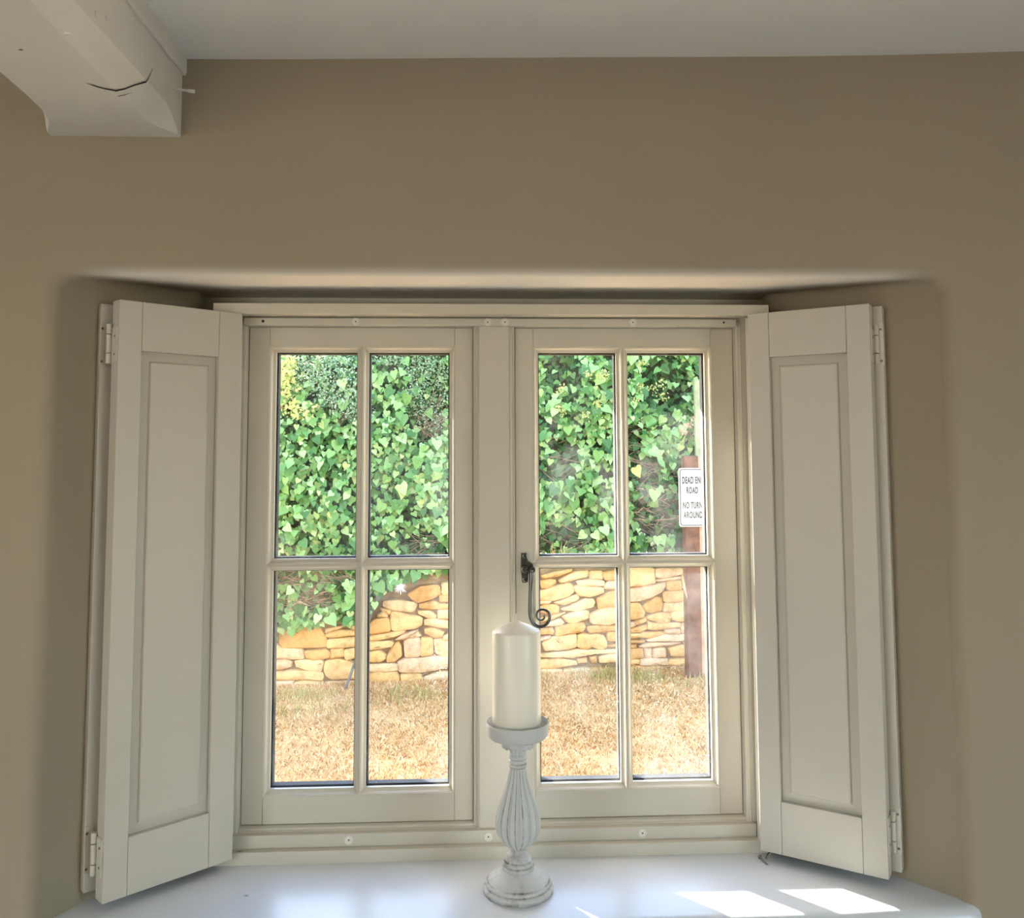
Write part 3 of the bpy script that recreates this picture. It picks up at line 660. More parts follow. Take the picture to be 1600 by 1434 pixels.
def blades(name, X, Y, h, wd, lean, mat, label):
    n = len(X); Z = np.array([gz(a, b) for a, b in zip(X, Y)])
    ang = rng.uniform(0, 2*pi, n); la = rng.uniform(0, 2*pi, n); ln = rng.uniform(lean[0], lean[1], n)
    bx, by = np.cos(ang)*wd/2, np.sin(ang)*wd/2
    tx, ty = X+np.cos(la)*ln*h, Y+np.sin(la)*ln*h
    mx_, my_ = X+np.cos(la)*ln*h*.4, Y+np.sin(la)*ln*h*.4
    V = np.empty((n, 5, 3))
    V[:, 0] = np.c_[X-bx, Y-by, Z-.004]; V[:, 1] = np.c_[X+bx, Y+by, Z-.004]
    V[:, 2] = np.c_[mx_+bx*.8, my_+by*.8, Z+h*.6]; V[:, 3] = np.c_[mx_-bx*.8, my_-by*.8, Z+h*.6]
    V[:, 4] = np.c_[tx, ty, Z+h*np.clip(1.0-ln*.25, .3, 1)]
    me = bpy.data.meshes.new(name); me.vertices.add(n*5); me.vertices.foreach_set('co', V.ravel())
    b = np.arange(n)*5
    li = np.stack([b, b+1, b+2, b+3, b+3, b+2, b+4], 1).ravel()
    me.loops.add(n*7); me.loops.foreach_set('vertex_index', li)
    me.polygons.add(n*2); st = np.stack([np.arange(n)*7, np.arange(n)*7+4], 1).ravel(); me.polygons.foreach_set('loop_start', st)
    me.update(calc_edges=True); me.validate()
    me.materials.append(mat); o = bpy.data.objects.new(name, me); link(o)
    return tag(o, label, 'grass', kind='stuff')
n = 110000
Y = 2.3+ (5.15-2.3)*rng.random(n)**0.9; X = (rng.random(n)-.5)*2*(0.55*Y+0.5)
cl = np.sin(X*5.1+1)*np.sin(Y*6.3)+0.6*np.sin(X*11+Y*7)+0.5*np.sin(X*23-Y*19)
keep = rng.random(n) < np.clip(0.75+0.25*cl, .25, 1)
X, Y = X[keep], Y[keep]
blades('dry_grass', X, Y, rng.uniform(.012, .038, len(X)), rng.uniform(.004, .008, len(X)), (0.4, 2.4), MAT['grass'], 'sun-bleached straw-coloured grass in front of the stone wall')
# a few greener tufts along the wall foot
tx, ty = [], []
for px, py, k, sp in ((480, 1062, 160, .10), (650, 1060, 60, .10), (945, 1048, 260, .14), (1000, 1055, 200, .12), (660, 1075, 120, .2), (490, 1095, 120, .22), (1085, 1075, 90, .14)):
    c = at_z(px, py, 0.0)
    s = (0.0-CAM.z)/1.0
    c = at(px, py, 5.02); cx_ = c.x
    tx += list(rng.normal(cx_, sp, k)); ty += list(np.clip(rng.normal(5.0-(py-1045)*.012, .08, k), 2.3, 5.15))
tx, ty = np.array(tx), np.array(ty)
blades('green_grass', tx, ty, rng.uniform(.03, .09, len(tx)), rng.uniform(.004, .007, len(tx)), (0.1, 0.8), MAT['green_grass'], 'olive green grass tufts at the foot of the stone wall')

# ---------------------------------------------------------------- outside: dry stone wall, stone by stone
WALLY = 5.2
def wall_y(x): return WALLY + 0.0*x
STONES = {420: [
 [(120,760),(180,730),(400,700),(560,700),(640,820),(650,945),(180,950),(120,900)],[(540,640),(640,630),(650,655),(560,670)],[(640,730),(820,685),(830,715),(640,780)],
 [(640,790),(760,750),(990,745),(990,800),(700,825),(645,820)],[(660,850),(1000,825),(1000,925),(700,955),(660,945)],[(-60,900),(100,905),(160,950),(350,955),(400,1010),(390,1065),(250,1070),(150,1060),(-60,1080)],
 [(410,975),(640,955),(690,1000),(680,1060),(500,1078),(415,1055)],[(695,960),(830,955),(840,1040),(700,1065)],[(850,970),(960,945),(1000,1040),(870,1085),(850,1040)],
 [(-40,1090),(200,1080),(260,1105),(240,1160),(150,1185),(-40,1195)],[(290,1090),(400,1075),(590,1080),(610,1110),(590,1205),(450,1195),(320,1165)],[(640,1090),(780,1070),(900,1100),(1010,1150),(1000,1290),(700,1300),(640,1250),(620,1180)],
 [(-30,1215),(300,1200),(600,1215),(615,1260),(590,1310),(330,1295),(200,1300),(-30,1300)],[(-20,1320),(270,1310),(280,1430),(-20,1440)],[(290,1330),(450,1310),(600,1330),(600,1440),(290,1440)],[(630,1330),(1010,1305),(1010,1430),(630,1440)],[(925,680),(1000,675),(1000,740),(925,740)]],
 565: [
 [(520,345),(640,260),(860,235),(885,330),(800,385),(640,430),(590,415)],[(900,220),(1040,200),(1040,340),(905,345)],[(870,355),(1040,345),(1040,435),(880,430)],[(240,420),(420,410),(600,435),(610,480),(580,540),(360,520),(245,480)],
 [(650,450),(820,425),(850,450),(1030,450),(1030,510),(720,518),(645,500)],[(215,500),(330,520),(325,570),(280,575),(220,530)],[(180,570),(250,545),(290,580),(280,600),(185,600)],[(340,540),(420,545),(540,590),(640,590),(680,620),(670,690),(600,725),(380,755),(335,740),(325,620)],
 [(640,535),(760,530),(840,580),(830,610),(740,605),(640,565)],[(860,525),(1040,520),(1040,620),(855,615)],[(705,630),(800,615),(1040,645),(1040,740),(880,715),(710,690)],[(90,690),(140,630),(300,605),(325,740),(300,765),(90,795)],
 [(70,815),(480,745),(480,780),(380,820),(200,860),(70,862)],[(380,850),(470,790),(640,740),(600,765),(490,840)],[(495,805),(620,762),(665,815),(600,830),(495,845)],[(710,735),(800,720),(920,765),(900,815),(820,825),(720,785)],[(920,810),(1040,750),(1040,855),(920,850)],
 [(20,875),(330,865),(355,900),(330,930),(200,945),(120,970),(20,965)],[(20,1000),(200,970),(265,1020),(260,1070),(200,1100),(20,1100)],[(280,1060),(350,930),(400,880),(440,920),(450,1030),(380,1090),(290,1110)],[(480,880),(520,840),(650,835),(660,960),(650,1035),(490,1050)],
 [(662,842),(770,825),(800,860),(800,1000),(770,1030),(658,1035)],[(810,860),(880,845),(1040,850),(1040,1020),(920,1040),(840,1010)],[(20,1120),(380,1120),(400,1150),(395,1200),(250,1215),(20,1205)],[(410,1100),(500,1060),(700,1055),(1040,1030),(1040,1170),(900,1185),(640,1225),(420,1220)],
 [(75,1230),(180,1215),(260,1225),(380,1210),(420,1270),(420,1350),(75,1350)],[(440,1240),(640,1240),(680,1270),(660,1360),(450,1360)],[(690,1270),(900,1215),(1030,1215),(1030,1320),(700,1350)]],
 835: [
 [(80,130),(250,90),(420,60),(400,95),(250,140),(100,165)],[(270,190),(420,110),(580,80),(605,110),(590,150),(420,190),(300,220)],[(65,200),(150,180),(230,180),(240,220),(150,275),(80,270)],[(615,90),(750,85),(765,120),(760,175),(630,180)],[(775,90),(990,70),(990,160),(800,185),(775,150)],
 [(470,195),(600,180),(780,200),(780,255),(560,255),(490,235)],[(785,240),(830,200),(990,185),(990,290),(790,285)],[(20,310),(200,270),(380,220),(430,250),(435,320),(380,370),(200,415),(20,410)],[(445,255),(500,250),(770,270),(770,330),(620,375),(510,360),(455,300)],[(20,415),(150,405),(185,430),(150,455),(20,460)],
 [(225,430),(300,410),(460,350),(495,375),(470,415),(330,455),(240,450)],[(700,400),(850,310),(990,305),(990,490),(840,490),(720,515)],[(45,490),(120,460),(240,460),(275,500),(265,560),(190,570),(50,540)],[(300,500),(420,465),(560,395),(650,395),(680,440),(650,490),(450,535),(310,520)],[(620,570),(760,510),(850,500),(990,510),(990,640),(810,685),(640,670)],
 [(60,620),(190,585),(330,545),(340,560),(280,595),(190,630),(60,660)],[(310,590),(420,555),(580,520),(610,550),(600,620),(440,665),(370,655)],[(100,690),(290,615),(335,660),(300,695),(110,712)],[(245,715),(400,680),(540,660),(565,710),(530,765),(400,785),(240,805)],[(20,740),(200,725),(220,760),(200,795),(20,800)],
 [(590,710),(700,690),(990,700),(990,750),(780,770),(610,780)],[(20,835),(170,805),(180,830),(140,855),(20,870)],[(90,880),(200,820),(300,800),(470,795),(470,930),(400,955),(230,970),(120,980)],[(490,800),(540,785),(640,805),(700,790),(770,810),(805,880),(800,940),(760,955),(690,950),(650,930),(580,960),(480,930)],
 [(820,770),(990,765),(990,865),(825,870)],[(815,920),(990,885),(990,915),(820,938)],[(20,1015),(250,990),(500,965),(750,960),(990,955),(970,995),(760,990),(640,1020),(400,1060),(310,1050),(200,1050),(20,1045)],[(20,1080),(280,1065),(470,1090),(470,1130),(200,1180),(20,1170)],[(720,1040),(860,1010),(990,1020),(980,1100),(730,1110)],[(480,1075),(580,1060),(590,1110),(490,1120)],[(620,1050),(690,1030),(690,1100),(640,1100)]],
 980: [
 [(-10,60),(300,55),(305,200),(300,220),(170,245),(-10,260)],[(315,60),(620,55),(605,120),(450,150),(330,160),(315,120)],[(320,180),(600,140),(600,175),(440,200),(325,205)],[(450,205),(590,190),(600,290),(580,305),(445,290)],[(612,90),(760,60),(760,290),(612,290)],
 [(-10,290),(230,250),(430,215),(430,250),(390,310),(240,390),(100,430),(-10,430)],[(415,320),(540,310),(760,300),(760,390),(560,420),(420,430)],[(420,440),(560,430),(760,405),(760,520),(500,545),(410,540)],[(175,470),(320,380),(390,400),(400,460),(370,530),(290,550),(200,540)],[(-10,445),(130,445),(190,540),(180,590),(100,615),(-10,625)],
 [(485,560),(560,535),(760,540),(760,635),(570,645),(510,625)],[(230,590),(340,560),(470,560),(495,610),(450,670),(370,665),(235,630)],[(85,650),(215,600),(220,650),(120,690),(95,685)],[(225,642),(350,668),(585,662),(585,715),(420,735),(320,740),(235,735)],[(600,670),(760,650),(760,760),(630,780),(600,770)],[(20,660),(80,655),(95,690),(60,720),(20,715)],
 [(10,740),(215,680),(225,735),(150,770),(10,775)],[(425,742),(580,732),(590,780),(520,785),(430,780)],[(10,790),(150,785),(150,830),(10,840)],[(155,780),(380,755),(420,775),(400,805),(250,835),(160,835)],[(220,860),(400,800),(760,795),(760,845),(600,870),(400,870),(240,875)],[(130,920),(250,882),(500,882),(605,887),(480,920),(300,940),(140,940)],
 [(10,860),(190,858),(180,885),(10,890)],[(640,875),(760,860),(760,905),(650,905)],[(10,960),(160,950),(180,1060),(10,1070)],[(290,960),(370,945),(430,960),(430,1050),(290,1050)],[(470,950),(620,915),(760,925),(760,1040),(500,1040)],[(20,910),(110,905),(100,948),(20,950)],[(200,960),(270,950),(270,1060),(210,1060)]]}
S7 = 7.17
polys = []
for ox, L in STONES.items():
    for P_ in L: polys.append([(ox+a/S7, 880+b/S7) for a, b in P_])
# stretches hidden by the frame, the candle and the post: random courses
rs = random.Random(11)
def fill(x0, x1, y0, y1):
    y = y0
    while y < y1-4:
        h = rs.uniform(9, 19); h = min(h, y1-y); x = x0
        while x < x1-4:
            w_ = rs.uniform(18, 48); w_ = min(w_, x1-x)
            if x1-x-w_ < 10: w_ = x1-x
            j = lambda: rs.uniform(-1.2, 1.2)
            polys.append([(x+1+j(), y+1+j()), (x+w_*.5, y+.6+j()), (x+w_-1+j(), y+1+j()), (x+w_-.6, y+h*.5), (x+w_-1+j(), y+h-1+j()), (x+w_*.5, y+h-.6+j()), (x+1+j(), y+h-1+j()), (x+.6, y+h*.5)])
            x += w_
        y += h
fill(150, 408, 960, 1085); fill(712, 836, 886, 1066); fill(1090, 1420, 878, 1050)
fill(150, 420, 900, 960); fill(1090, 1300, 866, 878)
fill(420, 556, 1080, 1100); fill(571, 703, 1068, 1092); fill(838, 976, 1044, 1068); fill(980, 1090, 1029, 1062)
wallo_root = None
mb = MB(); A_ = at(140, 1060, WALLY+.06); B_ = at(1430, 1060, WALLY+.06)
mb.box(A_.x-1.2, B_.x+1.2, WALLY+0.03, WALLY+0.45, -0.3, 0.70)
wallo_root = mb.build('stone_wall', MAT['mortar'])
tag(wallo_root, 'low wall of honey-coloured rough limestone under the ivy', 'stone wall')
def chaikin(P_, t=0.11):
    out = []
    for i in range(len(P_)):
        a, b = Vector(P_[i]), Vector(P_[(i+1) % len(P_)])
        out += [a.lerp(b, t), a.lerp(b, 1-t)]
    return out
for P_ in polys:
    W3 = []
    for (px, py) in P_:
        q = at(px, py, WALLY); W3.append((q.x, q.z))
    pts = chaikin(W3)
    c = sum(pts, Vector((0, 0)))/len(pts)
    size = max((p-c).length for p in pts)
    pr = rs.uniform(-0.012, 0.012)                 # proud or recessed
    ins = min(0.014, size*0.22)
    def ringp(d_, y, jit):
        R_ = []
        for p in pts:
            v = (p-c); l = v.length or 1e-6
            q = c + v*max(0.15, (l-d_)/l) + Vector((rs.uniform(-jit, jit), rs.uniform(-jit, jit)))
            R_.append((q.x, y+rs.uniform(-jit, jit), q.y))
        return R_
    y0 = WALLY+pr
    L = [ringp(-0.008, y0+0.10, 0), ringp(-0.0085, y0+0.004, 0.0035), ringp(-ins*.15, y0-0.014, 0.003), ringp(ins, y0-0.022, 0.002), ringp(size*0.5, y0-0.026, 0.004)]
    mb = MB(); mb.loops(L, cap1=True); mb.build('stone', MAT['stone'], wallo_root, smooth=True, angle=35)

# ---------------------------------------------------------------- outside: ivy
LEAF_V = np.array([(0, 0, 0), (-.28, -.14, .04), (-.50, -.02, .02), (-.50, .28, .03), (-.28, .62, .03), (0, 1.0, -.06), (.28, .62, .03), (.50, .28, .03), (.50, -.02, .02), (.28, -.14, .04), (0, .35, -.035)], float)
LEAF_F = [(0, 1, 10), (1, 2, 10), (2, 3, 10), (3, 4, 10), (4, 5, 10), (5, 6, 10), (6, 7, 10), (7, 8, 10), (8, 9, 10), (9, 0, 10)]
LEAF_V[:, 1] -= 0.3
SMALL_V = np.array([(0, -.5, 0), (-.28, 0, .05), (0, .5, 0), (.28, 0, .05)], float); SMALL_F = [(0, 1, 2), (0, 2, 3)]
def basis(nrm, tip):
    nrm = nrm/np.linalg.norm(nrm, axis=1, keepdims=True)
    t = tip - nrm*np.sum(tip*nrm, 1, keepdims=True); t /= np.linalg.norm(t, axis=1, keepdims=True)
    s = np.cross(t, nrm); return s, t, nrm
def leaves_mesh(name, V0, F0, pos, nrm, tip, size, mat, aspect=None):
    s, t, n_ = basis(nrm, tip); k = len(V0)
    A = V0[None, :, :]*size[:, None, None]
    if aspect is not None: A[:, :, 0] *= aspect[:, None]
    V = pos[:, None, :] + A[:, :, :1]*s[:, None, :] + A[:, :, 1:2]*t[:, None, :] + A[:, :, 2:]*n_[:, None, :]
    m_ = len(pos); F = (np.array(F0)[None]+(np.arange(m_)*k)[:, None, None]).reshape(-1, 3)
    me = bpy.data.meshes.new(name); me.vertices.add(m_*k); me.vertices.foreach_set('co', V.ravel())
    me.loops.add(len(F)*3); me.loops.foreach_set('vertex_index', F.ravel())
    me.polygons.add(len(F)); me.polygons.foreach_set('loop_start', np.arange(len(F))*3)
    me.update(calc_edges=True); me.materials.append(mat)
    return me
# lower edge of the ivy, photo pixels on the wall plane
LOW = [(120, 950), (300, 985), (400, 1000), (430, 1003), (440, 985), (455, 990), (470, 982), (500, 975), (520, 968), (545, 975), (560, 972), (580, 955), (598, 925), (625, 912), (640, 905), (680, 903), (700, 895), (760, 890), (840, 878), (930, 874), (1060, 872), (1300, 862), (1450, 860)]
LX = np.array([at(a, b, 5.12).x for a, b in LOW]); LZ = np.array([at(a, b, 5.12).z for a, b in LOW])
def low_z(x): return np.interp(x, LX, LZ)
def surf_y(x, z):
    lump = 0.07*np.sin(2.3*x+1.1*z)+0.06*np.sin(3.7*x-2.9*z+1)+0.04*np.sin(7.1*x+5.3*z)+0.03*np.sin(11*x-9*z+2)
    return 5.10 + lump*0.8 + np.clip(z-1.2, 0, 9)*0.10 + np.clip(z-2.35, 0, 9)*0.6
TOP = 2.62
def top_z(x): return TOP + 0.12*np.sin(1.9*x+.4) + 0.06*np.sin(5.3*x) - np.clip(-1.05-x, 0, 0.5)*0.55
HOLES = [(872, 720, 34, 38), (880, 845, 40, 26), (1015, 745, 42, 30), (1030, 800, 40, 40), (668, 640, 34, 48), (665, 850, 34, 22), (985, 690, 16, 30), (450, 900, 16, 18), (495, 935, 30, 18), (520, 905, 40, 10)]
SMALLZ = [(525, 590, 52, 55), (670, 610, 46, 62), (480, 575, 40, 30), (605, 560, 30, 18), (880, 590, 30, 40), (1040, 600, 40, 50), (700, 900, 40, 8), (560, 640, 40, 25)]
def in_ell(px, py, L):
    m_ = np.zeros(len(px), bool)
    for a, b, c_, d_ in L: m_ |= ((px-a)/c_)**2+((py-b)/d_)**2 < 1
    return m_
def project(pos):
    d_ = pos-np.array(CAM); z_ = d_@np.array(fwd)
    return PPX+F_PX*(d_@np.array(rt))/z_, PPY-F_PX*(d_@np.array(up))/z_
def scatter(k, depth, jit, margin=0.0):
    X = rng.uniform(-2.95, 4.0, k); Z = rng.uniform(-0.1, 3.0, k)
    m_ = (Z > low_z(X)+margin) & (Z < top_z(X)); X, Z = X[m_], Z[m_]
    Yv = surf_y(X, Z)+depth+rng.uniform(-jit, jit, len(X))
    return np.c_[X, Yv, Z]
def orient(pos, spread=0.55, up_=0.45):
    k = len(pos); nrm = np.c_[rng.normal(0, spread, k), -np.ones(k), rng.normal(up_, spread*.8, k)]
    tip = np.c_[rng.normal(0, .5, k), rng.normal(-.25, .3, k), -np.ones(k)]
    return nrm, tip
ivy = thing('ivy_hedge', (0.2, 5.2, 0.65), 'tall mass of green heart-leaved ivy hanging over the stone wall', 'ivy')
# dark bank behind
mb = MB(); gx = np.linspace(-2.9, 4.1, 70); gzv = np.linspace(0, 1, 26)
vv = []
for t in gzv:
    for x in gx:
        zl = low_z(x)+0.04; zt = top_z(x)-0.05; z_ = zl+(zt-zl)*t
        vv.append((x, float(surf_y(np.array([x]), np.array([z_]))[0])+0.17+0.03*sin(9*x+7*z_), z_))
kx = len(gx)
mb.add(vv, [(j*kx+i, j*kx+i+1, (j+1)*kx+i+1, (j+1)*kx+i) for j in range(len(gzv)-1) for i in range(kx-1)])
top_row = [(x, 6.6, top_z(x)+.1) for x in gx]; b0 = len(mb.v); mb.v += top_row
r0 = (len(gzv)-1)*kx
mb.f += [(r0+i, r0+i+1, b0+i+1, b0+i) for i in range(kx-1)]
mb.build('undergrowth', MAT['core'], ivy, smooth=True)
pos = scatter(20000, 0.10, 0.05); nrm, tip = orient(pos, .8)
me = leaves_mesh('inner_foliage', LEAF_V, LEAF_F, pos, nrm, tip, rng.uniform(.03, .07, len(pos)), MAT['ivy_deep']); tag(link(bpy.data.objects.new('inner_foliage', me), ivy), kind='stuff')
pos = scatter(27000, 0.0, 0.05)
px, py = project(pos); hole = in_ell(px, py, HOLES); sm = in_ell(px, py, SMALLZ)
front = (px > 1052) & (px < 1114) & (py > 700) & (py < 900)
keep = np.where(front, pos[:, 1] > 5.09, True) & np.where(hole, rng.random(len(pos)) < 0.12, np.where(sm, rng.random(len(pos)) < 0.14, True))
pos, px, py = pos[keep], px[keep], py[keep]
size = rng.uniform(.027, .062, len(pos))*np.where(rng.random(len(pos)) < .14, 1.35, 1.0)
nrm, tip = orient(pos)
vis = ((px > 424) & (px < 706) & (py > 545) & (py < 985)) | ((px > 838) & (px < 1106) & (py > 545) & (py < 880))
score = np.where(vis, size*(1+.0*px), 0) - (pos[:, 1]-surf_y(pos[:, 0], pos[:, 2]))*.35*vis
big_i = np.argsort(-score)[:300]
rest = np.setdiff1d(np.arange(len(pos)), big_i)
me = leaves_mesh('foliage', LEAF_V, LEAF_F, pos[rest], nrm[rest], tip[rest], size[rest], MAT['ivy']); tag(link(bpy.data.objects.new('foliage', me), ivy), kind='stuff')
lme = bpy.data.meshes.new('leaf'); lme.from_pydata([tuple(v) for v in LEAF_V], [], LEAF_F); lme.materials.append(MAT['ivy'])
s_, t_, n_ = basis(nrm[big_i], tip[big_i])
for i, k in enumerate(big_i):
    o = bpy.data.objects.new('leaf', lme); z_ = size[k]*1.12
    p = pos[k].copy(); p[1] -= 0.03
    link(o, ivy)
    o.matrix_basis = Matrix(((s_[i][0]*z_, t_[i][0]*z_, n_[i][0]*z_, p[0]), (s_[i][1]*z_, t_[i][1]*z_, n_[i][1]*z_, p[1]), (s_[i][2]*z_, t_[i][2]*z_, n_[i][2]*z_, p[2]), (0, 0, 0, 1)))
# woody stems and dead twigs in the hollows
def twigs(parent, ells, per, mat, name, r=.0025, L_=(.08, .28)):
    mb = MB()
    for a, b, c_, d_ in ells:
        for _ in range(per):
            p = at(a+rs.uniform(-c_, c_), b+rs.uniform(-d_, d_), 5.06)
            p.y = float(surf_y(np.array([p.x]), np.array([p.z]))[0]) + rs.uniform(-.05, .08)
            ln = rs.uniform(*L_); an = rs.uniform(-.9, .9)+rs.choice((0, pi))
            dv = Vector((cos(an), rs.uniform(-.3, .3), sin(an)*.8)); bend = Vector((rs.uniform(-.3, .3), 0, rs.uniform(-.4, .4)))
            mb.tube([p, p+dv*ln*.5+bend*ln*.15, p+dv*ln+bend*ln*.5], [r, r*.8, r*.4], 4, caps=False)
    return tag(mb.build(name, mat, parent), kind='stuff')
twigs(ivy, HOLES, 26, MAT['twig'], 'dead_twigs')
twigs(ivy, [(478, 930, 22, 30), (462, 945, 16, 12), (1030, 790, 30, 30)], 30, MAT['dry_leaf'], 'dry_stems', .003, (.05, .14))
# fine-leaved shrub growing through the ivy
def small_shrub(name, label, ells, per, mat, sz, yoff, cat='shrub'):
    P_ = []
    for a, b, c_, d_, k in ells:
        th = rng.uniform(0, 2*pi, k); rr = np.sqrt(rng.random(k))*rng.uniform(.8, 1.15, k)
        for q, r_ in zip(th, rr):
            p = at(a+c_*r_*cos(q), b+d_*r_*sin(q), 5.1)
            y_ = float(surf_y(np.array([p.x]), np.array([p.z]))[0])+yoff+rng.uniform(-.07, .07)
            P_.append((p.x, y_, p.z))
    P_ = np.array(P_); nrm, tip = orient(P_, .9, .5); tip = rng.normal(0, 1, (len(P_), 3))
    base = P_.mean(0); rt_o = thing(name, (base[0], base[1], P_[:, 2].min()), label, cat)
    me = leaves_mesh('fine_leaves', SMALL_V, SMALL_F, P_, nrm, tip, rng.uniform(sz[0], sz[1], len(P_)), mat)
    tag(link(bpy.data.objects.new('fine_leaves', me), rt_o), kind='stuff')
    mb = MB()
    for _ in range(7):
        e = P_[rng.integers(len(P_))]; b_ = Vector((base[0]+rs.uniform(-.05, .05), base[1]+.08, P_[:, 2].min()-.05)); e = Vector(e)
        mb.tube([b_, b_.lerp(e, .5)+Vector((rs.uniform(-.05, .05), .03, rs.uniform(-.02, .05))), e], [.004, .003, .0015], 5, caps=False)
    mb.build('stems', MAT['twig'], rt_o)
small_shrub('fine_leaved_shrub', 'pale fine-leaved shrub mixed into the ivy at the top of the leftmost pane', [(525, 590, 46, 50, 900), (485, 572, 38, 28, 500), (555, 638, 34, 22, 260), (605, 558, 26, 12, 160)], 0, MAT['box_leaf'], (.014, .03), -.05)
small_shrub('fine_leaved_shrub', 'grey-green fine-leaved shrub in the ivy, upper right of the left sash', [(672, 610, 42, 58, 1100), (650, 570, 40, 20, 260)], 0, MAT['box_leaf'], (.012, .026), -.03)
small_shrub('golden_shrub', 'bright yellow and orange shrub at the top left corner of the window view', [(440, 570, 22, 26, 260), (446, 610, 22, 30, 260), (470, 640, 30, 16, 120)], 0, MAT['gold_leaf'], (.02, .045), -.06)
for a, b in ((876, 610), (880, 642), (870, 640), (935, 590), (942, 585), (912, 650), (932, 632), (1003, 568), (1035, 597), (1038, 620), (998, 606), (1018, 608), (915, 588), (985, 625)):
    k = 24; c = at(a, b, 5.1); y_ = float(surf_y(np.array([c.x]), np.array([c.z]))[0])-.08
    P_ = np.array([c.x, y_, c.z])+rng.normal(0, .018, (k, 3)); nrm, tip = orient(P_, .9, .5)
    me = leaves_mesh('flower_head', SMALL_V, SMALL_F, P_, nrm, rng.normal(0, 1, (k, 3)), rng.uniform(.012, .028, k), MAT['gold_leaf']); link(bpy.data.objects.new('flower_head', me), ivy)
small_shrub('dry_leaf_spray', 'spray of pinkish dried leaves beside the pole', [(1083, 655, 6, 4, 18), (1074, 665, 6, 5, 18), (1064, 675, 5, 5, 16)], 0, MAT['dry_leaf'], (.018, .04), -.12, 'dry leaves')

# thin stick leaning on the wall
a = at(594, 930, 5.07); b = at(539, 1081, 5.0); b.z = gz(b.x, 5.0)-.01
m1 = at(584, 947, 5.07); m2 = at(563, 1010, 5.05)
mb = MB(); mb.tube([at(600, 920, 5.08), a, m1, m2, b], [.006, .008, .0085, .009, .010], 8)
tag(mb.build('leaning_stick', MAT['stick'], smooth=True), 'thin grey stick leaning against the stone wall', 'stick')
# spiky white dried flower head
c = at(626, 916, 5.04); mb = MB()
for _ in range(60):
    v = Vector((rs.gauss(0, 1), -abs(rs.gauss(0, .5)), rs.gauss(-.1, 1))).normalized()*rs.uniform(.025, .06)
    mb.tube([c, c+v*.5, c+v], [.0022, .0018, .0006], 4, caps=False)
tag(mb.build('white_flower_head', flat('white_bloom', (.92, .92, .93)), ), 'spiky white dried flower head on the wall top', 'flower')
mb = MB()
for k in range(16):                                # dry grass stems at the wall top
    p = at(rs.uniform(842, 960), 874, 5.05); v = Vector((rs.uniform(-.06, .10), 0, rs.uniform(.05, .16)))
    mb.tube([p, p+v*.6, p+v+Vector((.03, 0, -.02))], [.002, .0016, .0008], 4, caps=False)
tag(mb.build('dry_grass_stems', MAT['grass']), 'wispy dry grass stems along the wall top under the ivy', 'grass', kind='stuff')

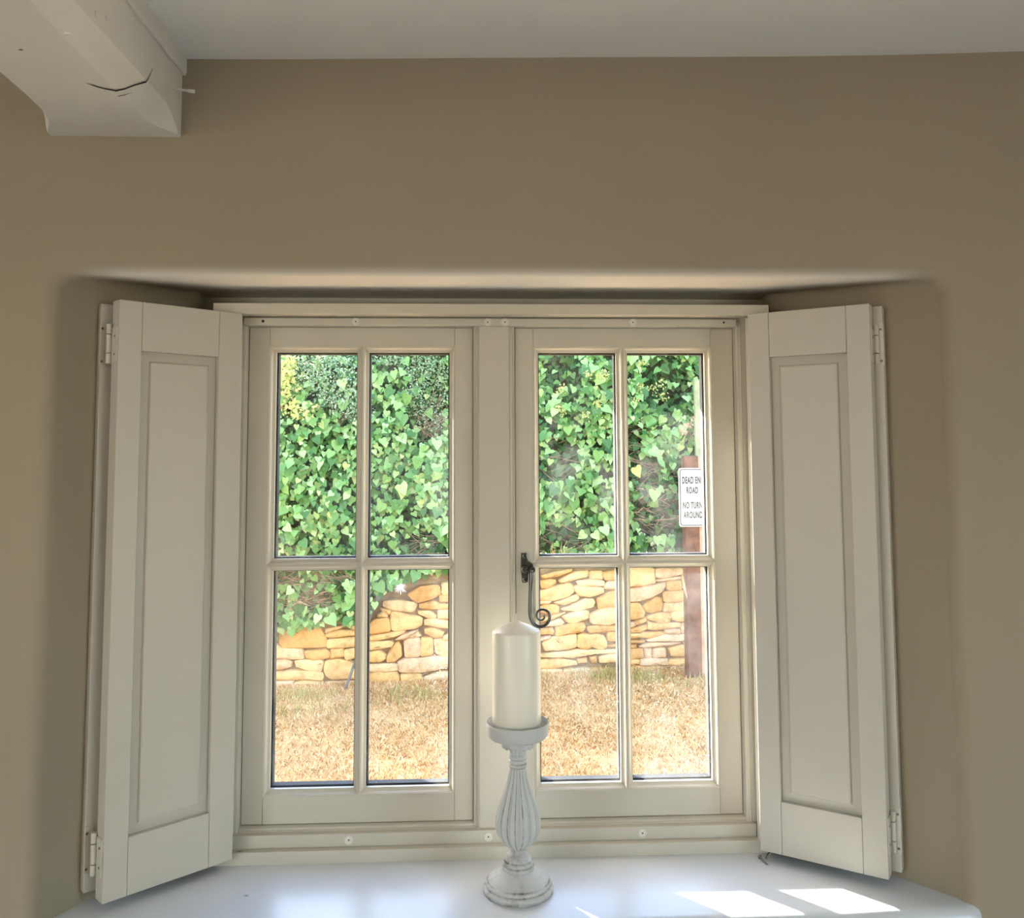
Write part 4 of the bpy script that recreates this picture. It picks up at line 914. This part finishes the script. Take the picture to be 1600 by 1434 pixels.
# ---------------------------------------------------------------- outside: post and sign
PY = 4.86
def sign_post():
    a = at(1075.5, 1045, PY); b = at(1097.5, 1045, PY); c2 = at(1109, 1045, PY)
    zb = gz(a.x, PY)-0.05; zt = at(1085, 712, PY).z
    root = thing('timber_post', ((a.x+b.x)/2, PY+.06, gz(a.x, PY)), 'weathered red-brown timber post standing in front of the stone wall', 'post')
    mb = MB(); mb.box(a.x, b.x, PY, PY+0.11, zb, zt); mb.build('post_shaft', MAT['post'], root, bevel=0.006)
    mb = MB(); mb.box(b.x+.001, c2.x, PY+0.02, PY+0.10, zb, zt-.01); mb.build('side_board', MAT['post_light'], root, bevel=0.004)
    p = at(1088, 715, PY+.06); q = at(1094.5, 592, PY+.06)
    mb = MB(); mb.box(at(1089, 700, PY).x, at(1098.5, 700, PY).x, PY+.03, PY+.07, zt-.05, at(1094, 592, PY).z); mb.build('pole', MAT['pole'], root, bevel=0.004)
    SY = PY-0.012
    l, r_ = at(1060.5, 777, SY).x, at(1104.5, 777, SY).x; t, bt = at(1080, 731, SY).z, at(1080, 823, SY).z
    rs_ = thing('road_sign', ((l+r_)/2, SY, bt), 'white rectangular sign with black border reading DEAD END ROAD NO TURN AROUND', 'sign')
    def rr(x0, x1, z0, z1, rc, y): return [(x, y, z) for x, z in rrect(x0, x1, z0, z1, rc, 2, 5)]
    mb = MB(); mb.loops([rr(l, r_, bt, t, .018, SY+.003), rr(l, r_, bt, t, .018, SY)], cap0=True, cap1=True); mb.build('sign_plate', MAT['sign'], rs_)
    i0, i1 = .009, .0145
    mb = MB(); mb.loops([rr(l+i0, r_-i0, bt+i0, t-i0, .018, SY+.0005), rr(l+i0, r_-i0, bt+i0, t-i0, .018, SY-.0008), rr(l+i1, r_-i1, bt+i1, t-i1, .014, SY-.0008), rr(l+i1, r_-i1, bt+i1, t-i1, .014, SY+.0005)]); mb.build('border', MAT['sign_black'], rs_)
    for (txt, py0, py1, w0, w1) in (('DEAD END', 744.5, 755.5, 1065.6, 1099.6), ('ROAD', 760.5, 771, 1072.5, 1090.5), ('NO TURN', 784, 794.5, 1067, 1097), ('AROUND', 799, 809.5, 1068, 1097.5)):
        cu = bpy.data.curves.new('text', 'FONT'); cu.body = txt; cu.size = 1.0; cu.extrude = 0.0; cu.offset = 0.028; cu.align_x = 'LEFT'; cu.space_character = 1.12
        ob = bpy.data.objects.new('tmp', cu); COL.objects.link(ob)
        dg = bpy.context.evaluated_depsgraph_get(); me = bpy.data.meshes.new_from_object(ob.evaluated_get(dg))
        bpy.data.objects.remove(ob)
        co = np.empty(len(me.vertices)*3); me.vertices.foreach_get('co', co); co = co.reshape(-1, 3)
        mn, mxx = co.min(0), co.max(0)
        X0, X1 = at(w0, py0, SY).x, at(w1, py0, SY).x; Zt, Zb = at(1080, py0, SY).z, at(1080, py1, SY).z
        nx_ = X0+(co[:, 0]-mn[0])/(mxx[0]-mn[0])*(X1-X0); nz_ = Zb+(co[:, 1]-mn[1])/(mxx[1]-mn[1])*(Zt-Zb)
        me.vertices.foreach_set('co', np.c_[nx_, np.full(len(co), SY-.0010), nz_].ravel()); me.update()
        me.materials.clear(); me.materials.append(MAT['sign_black'])
        link(bpy.data.objects.new('lettering', me), rs_)
sign_post()
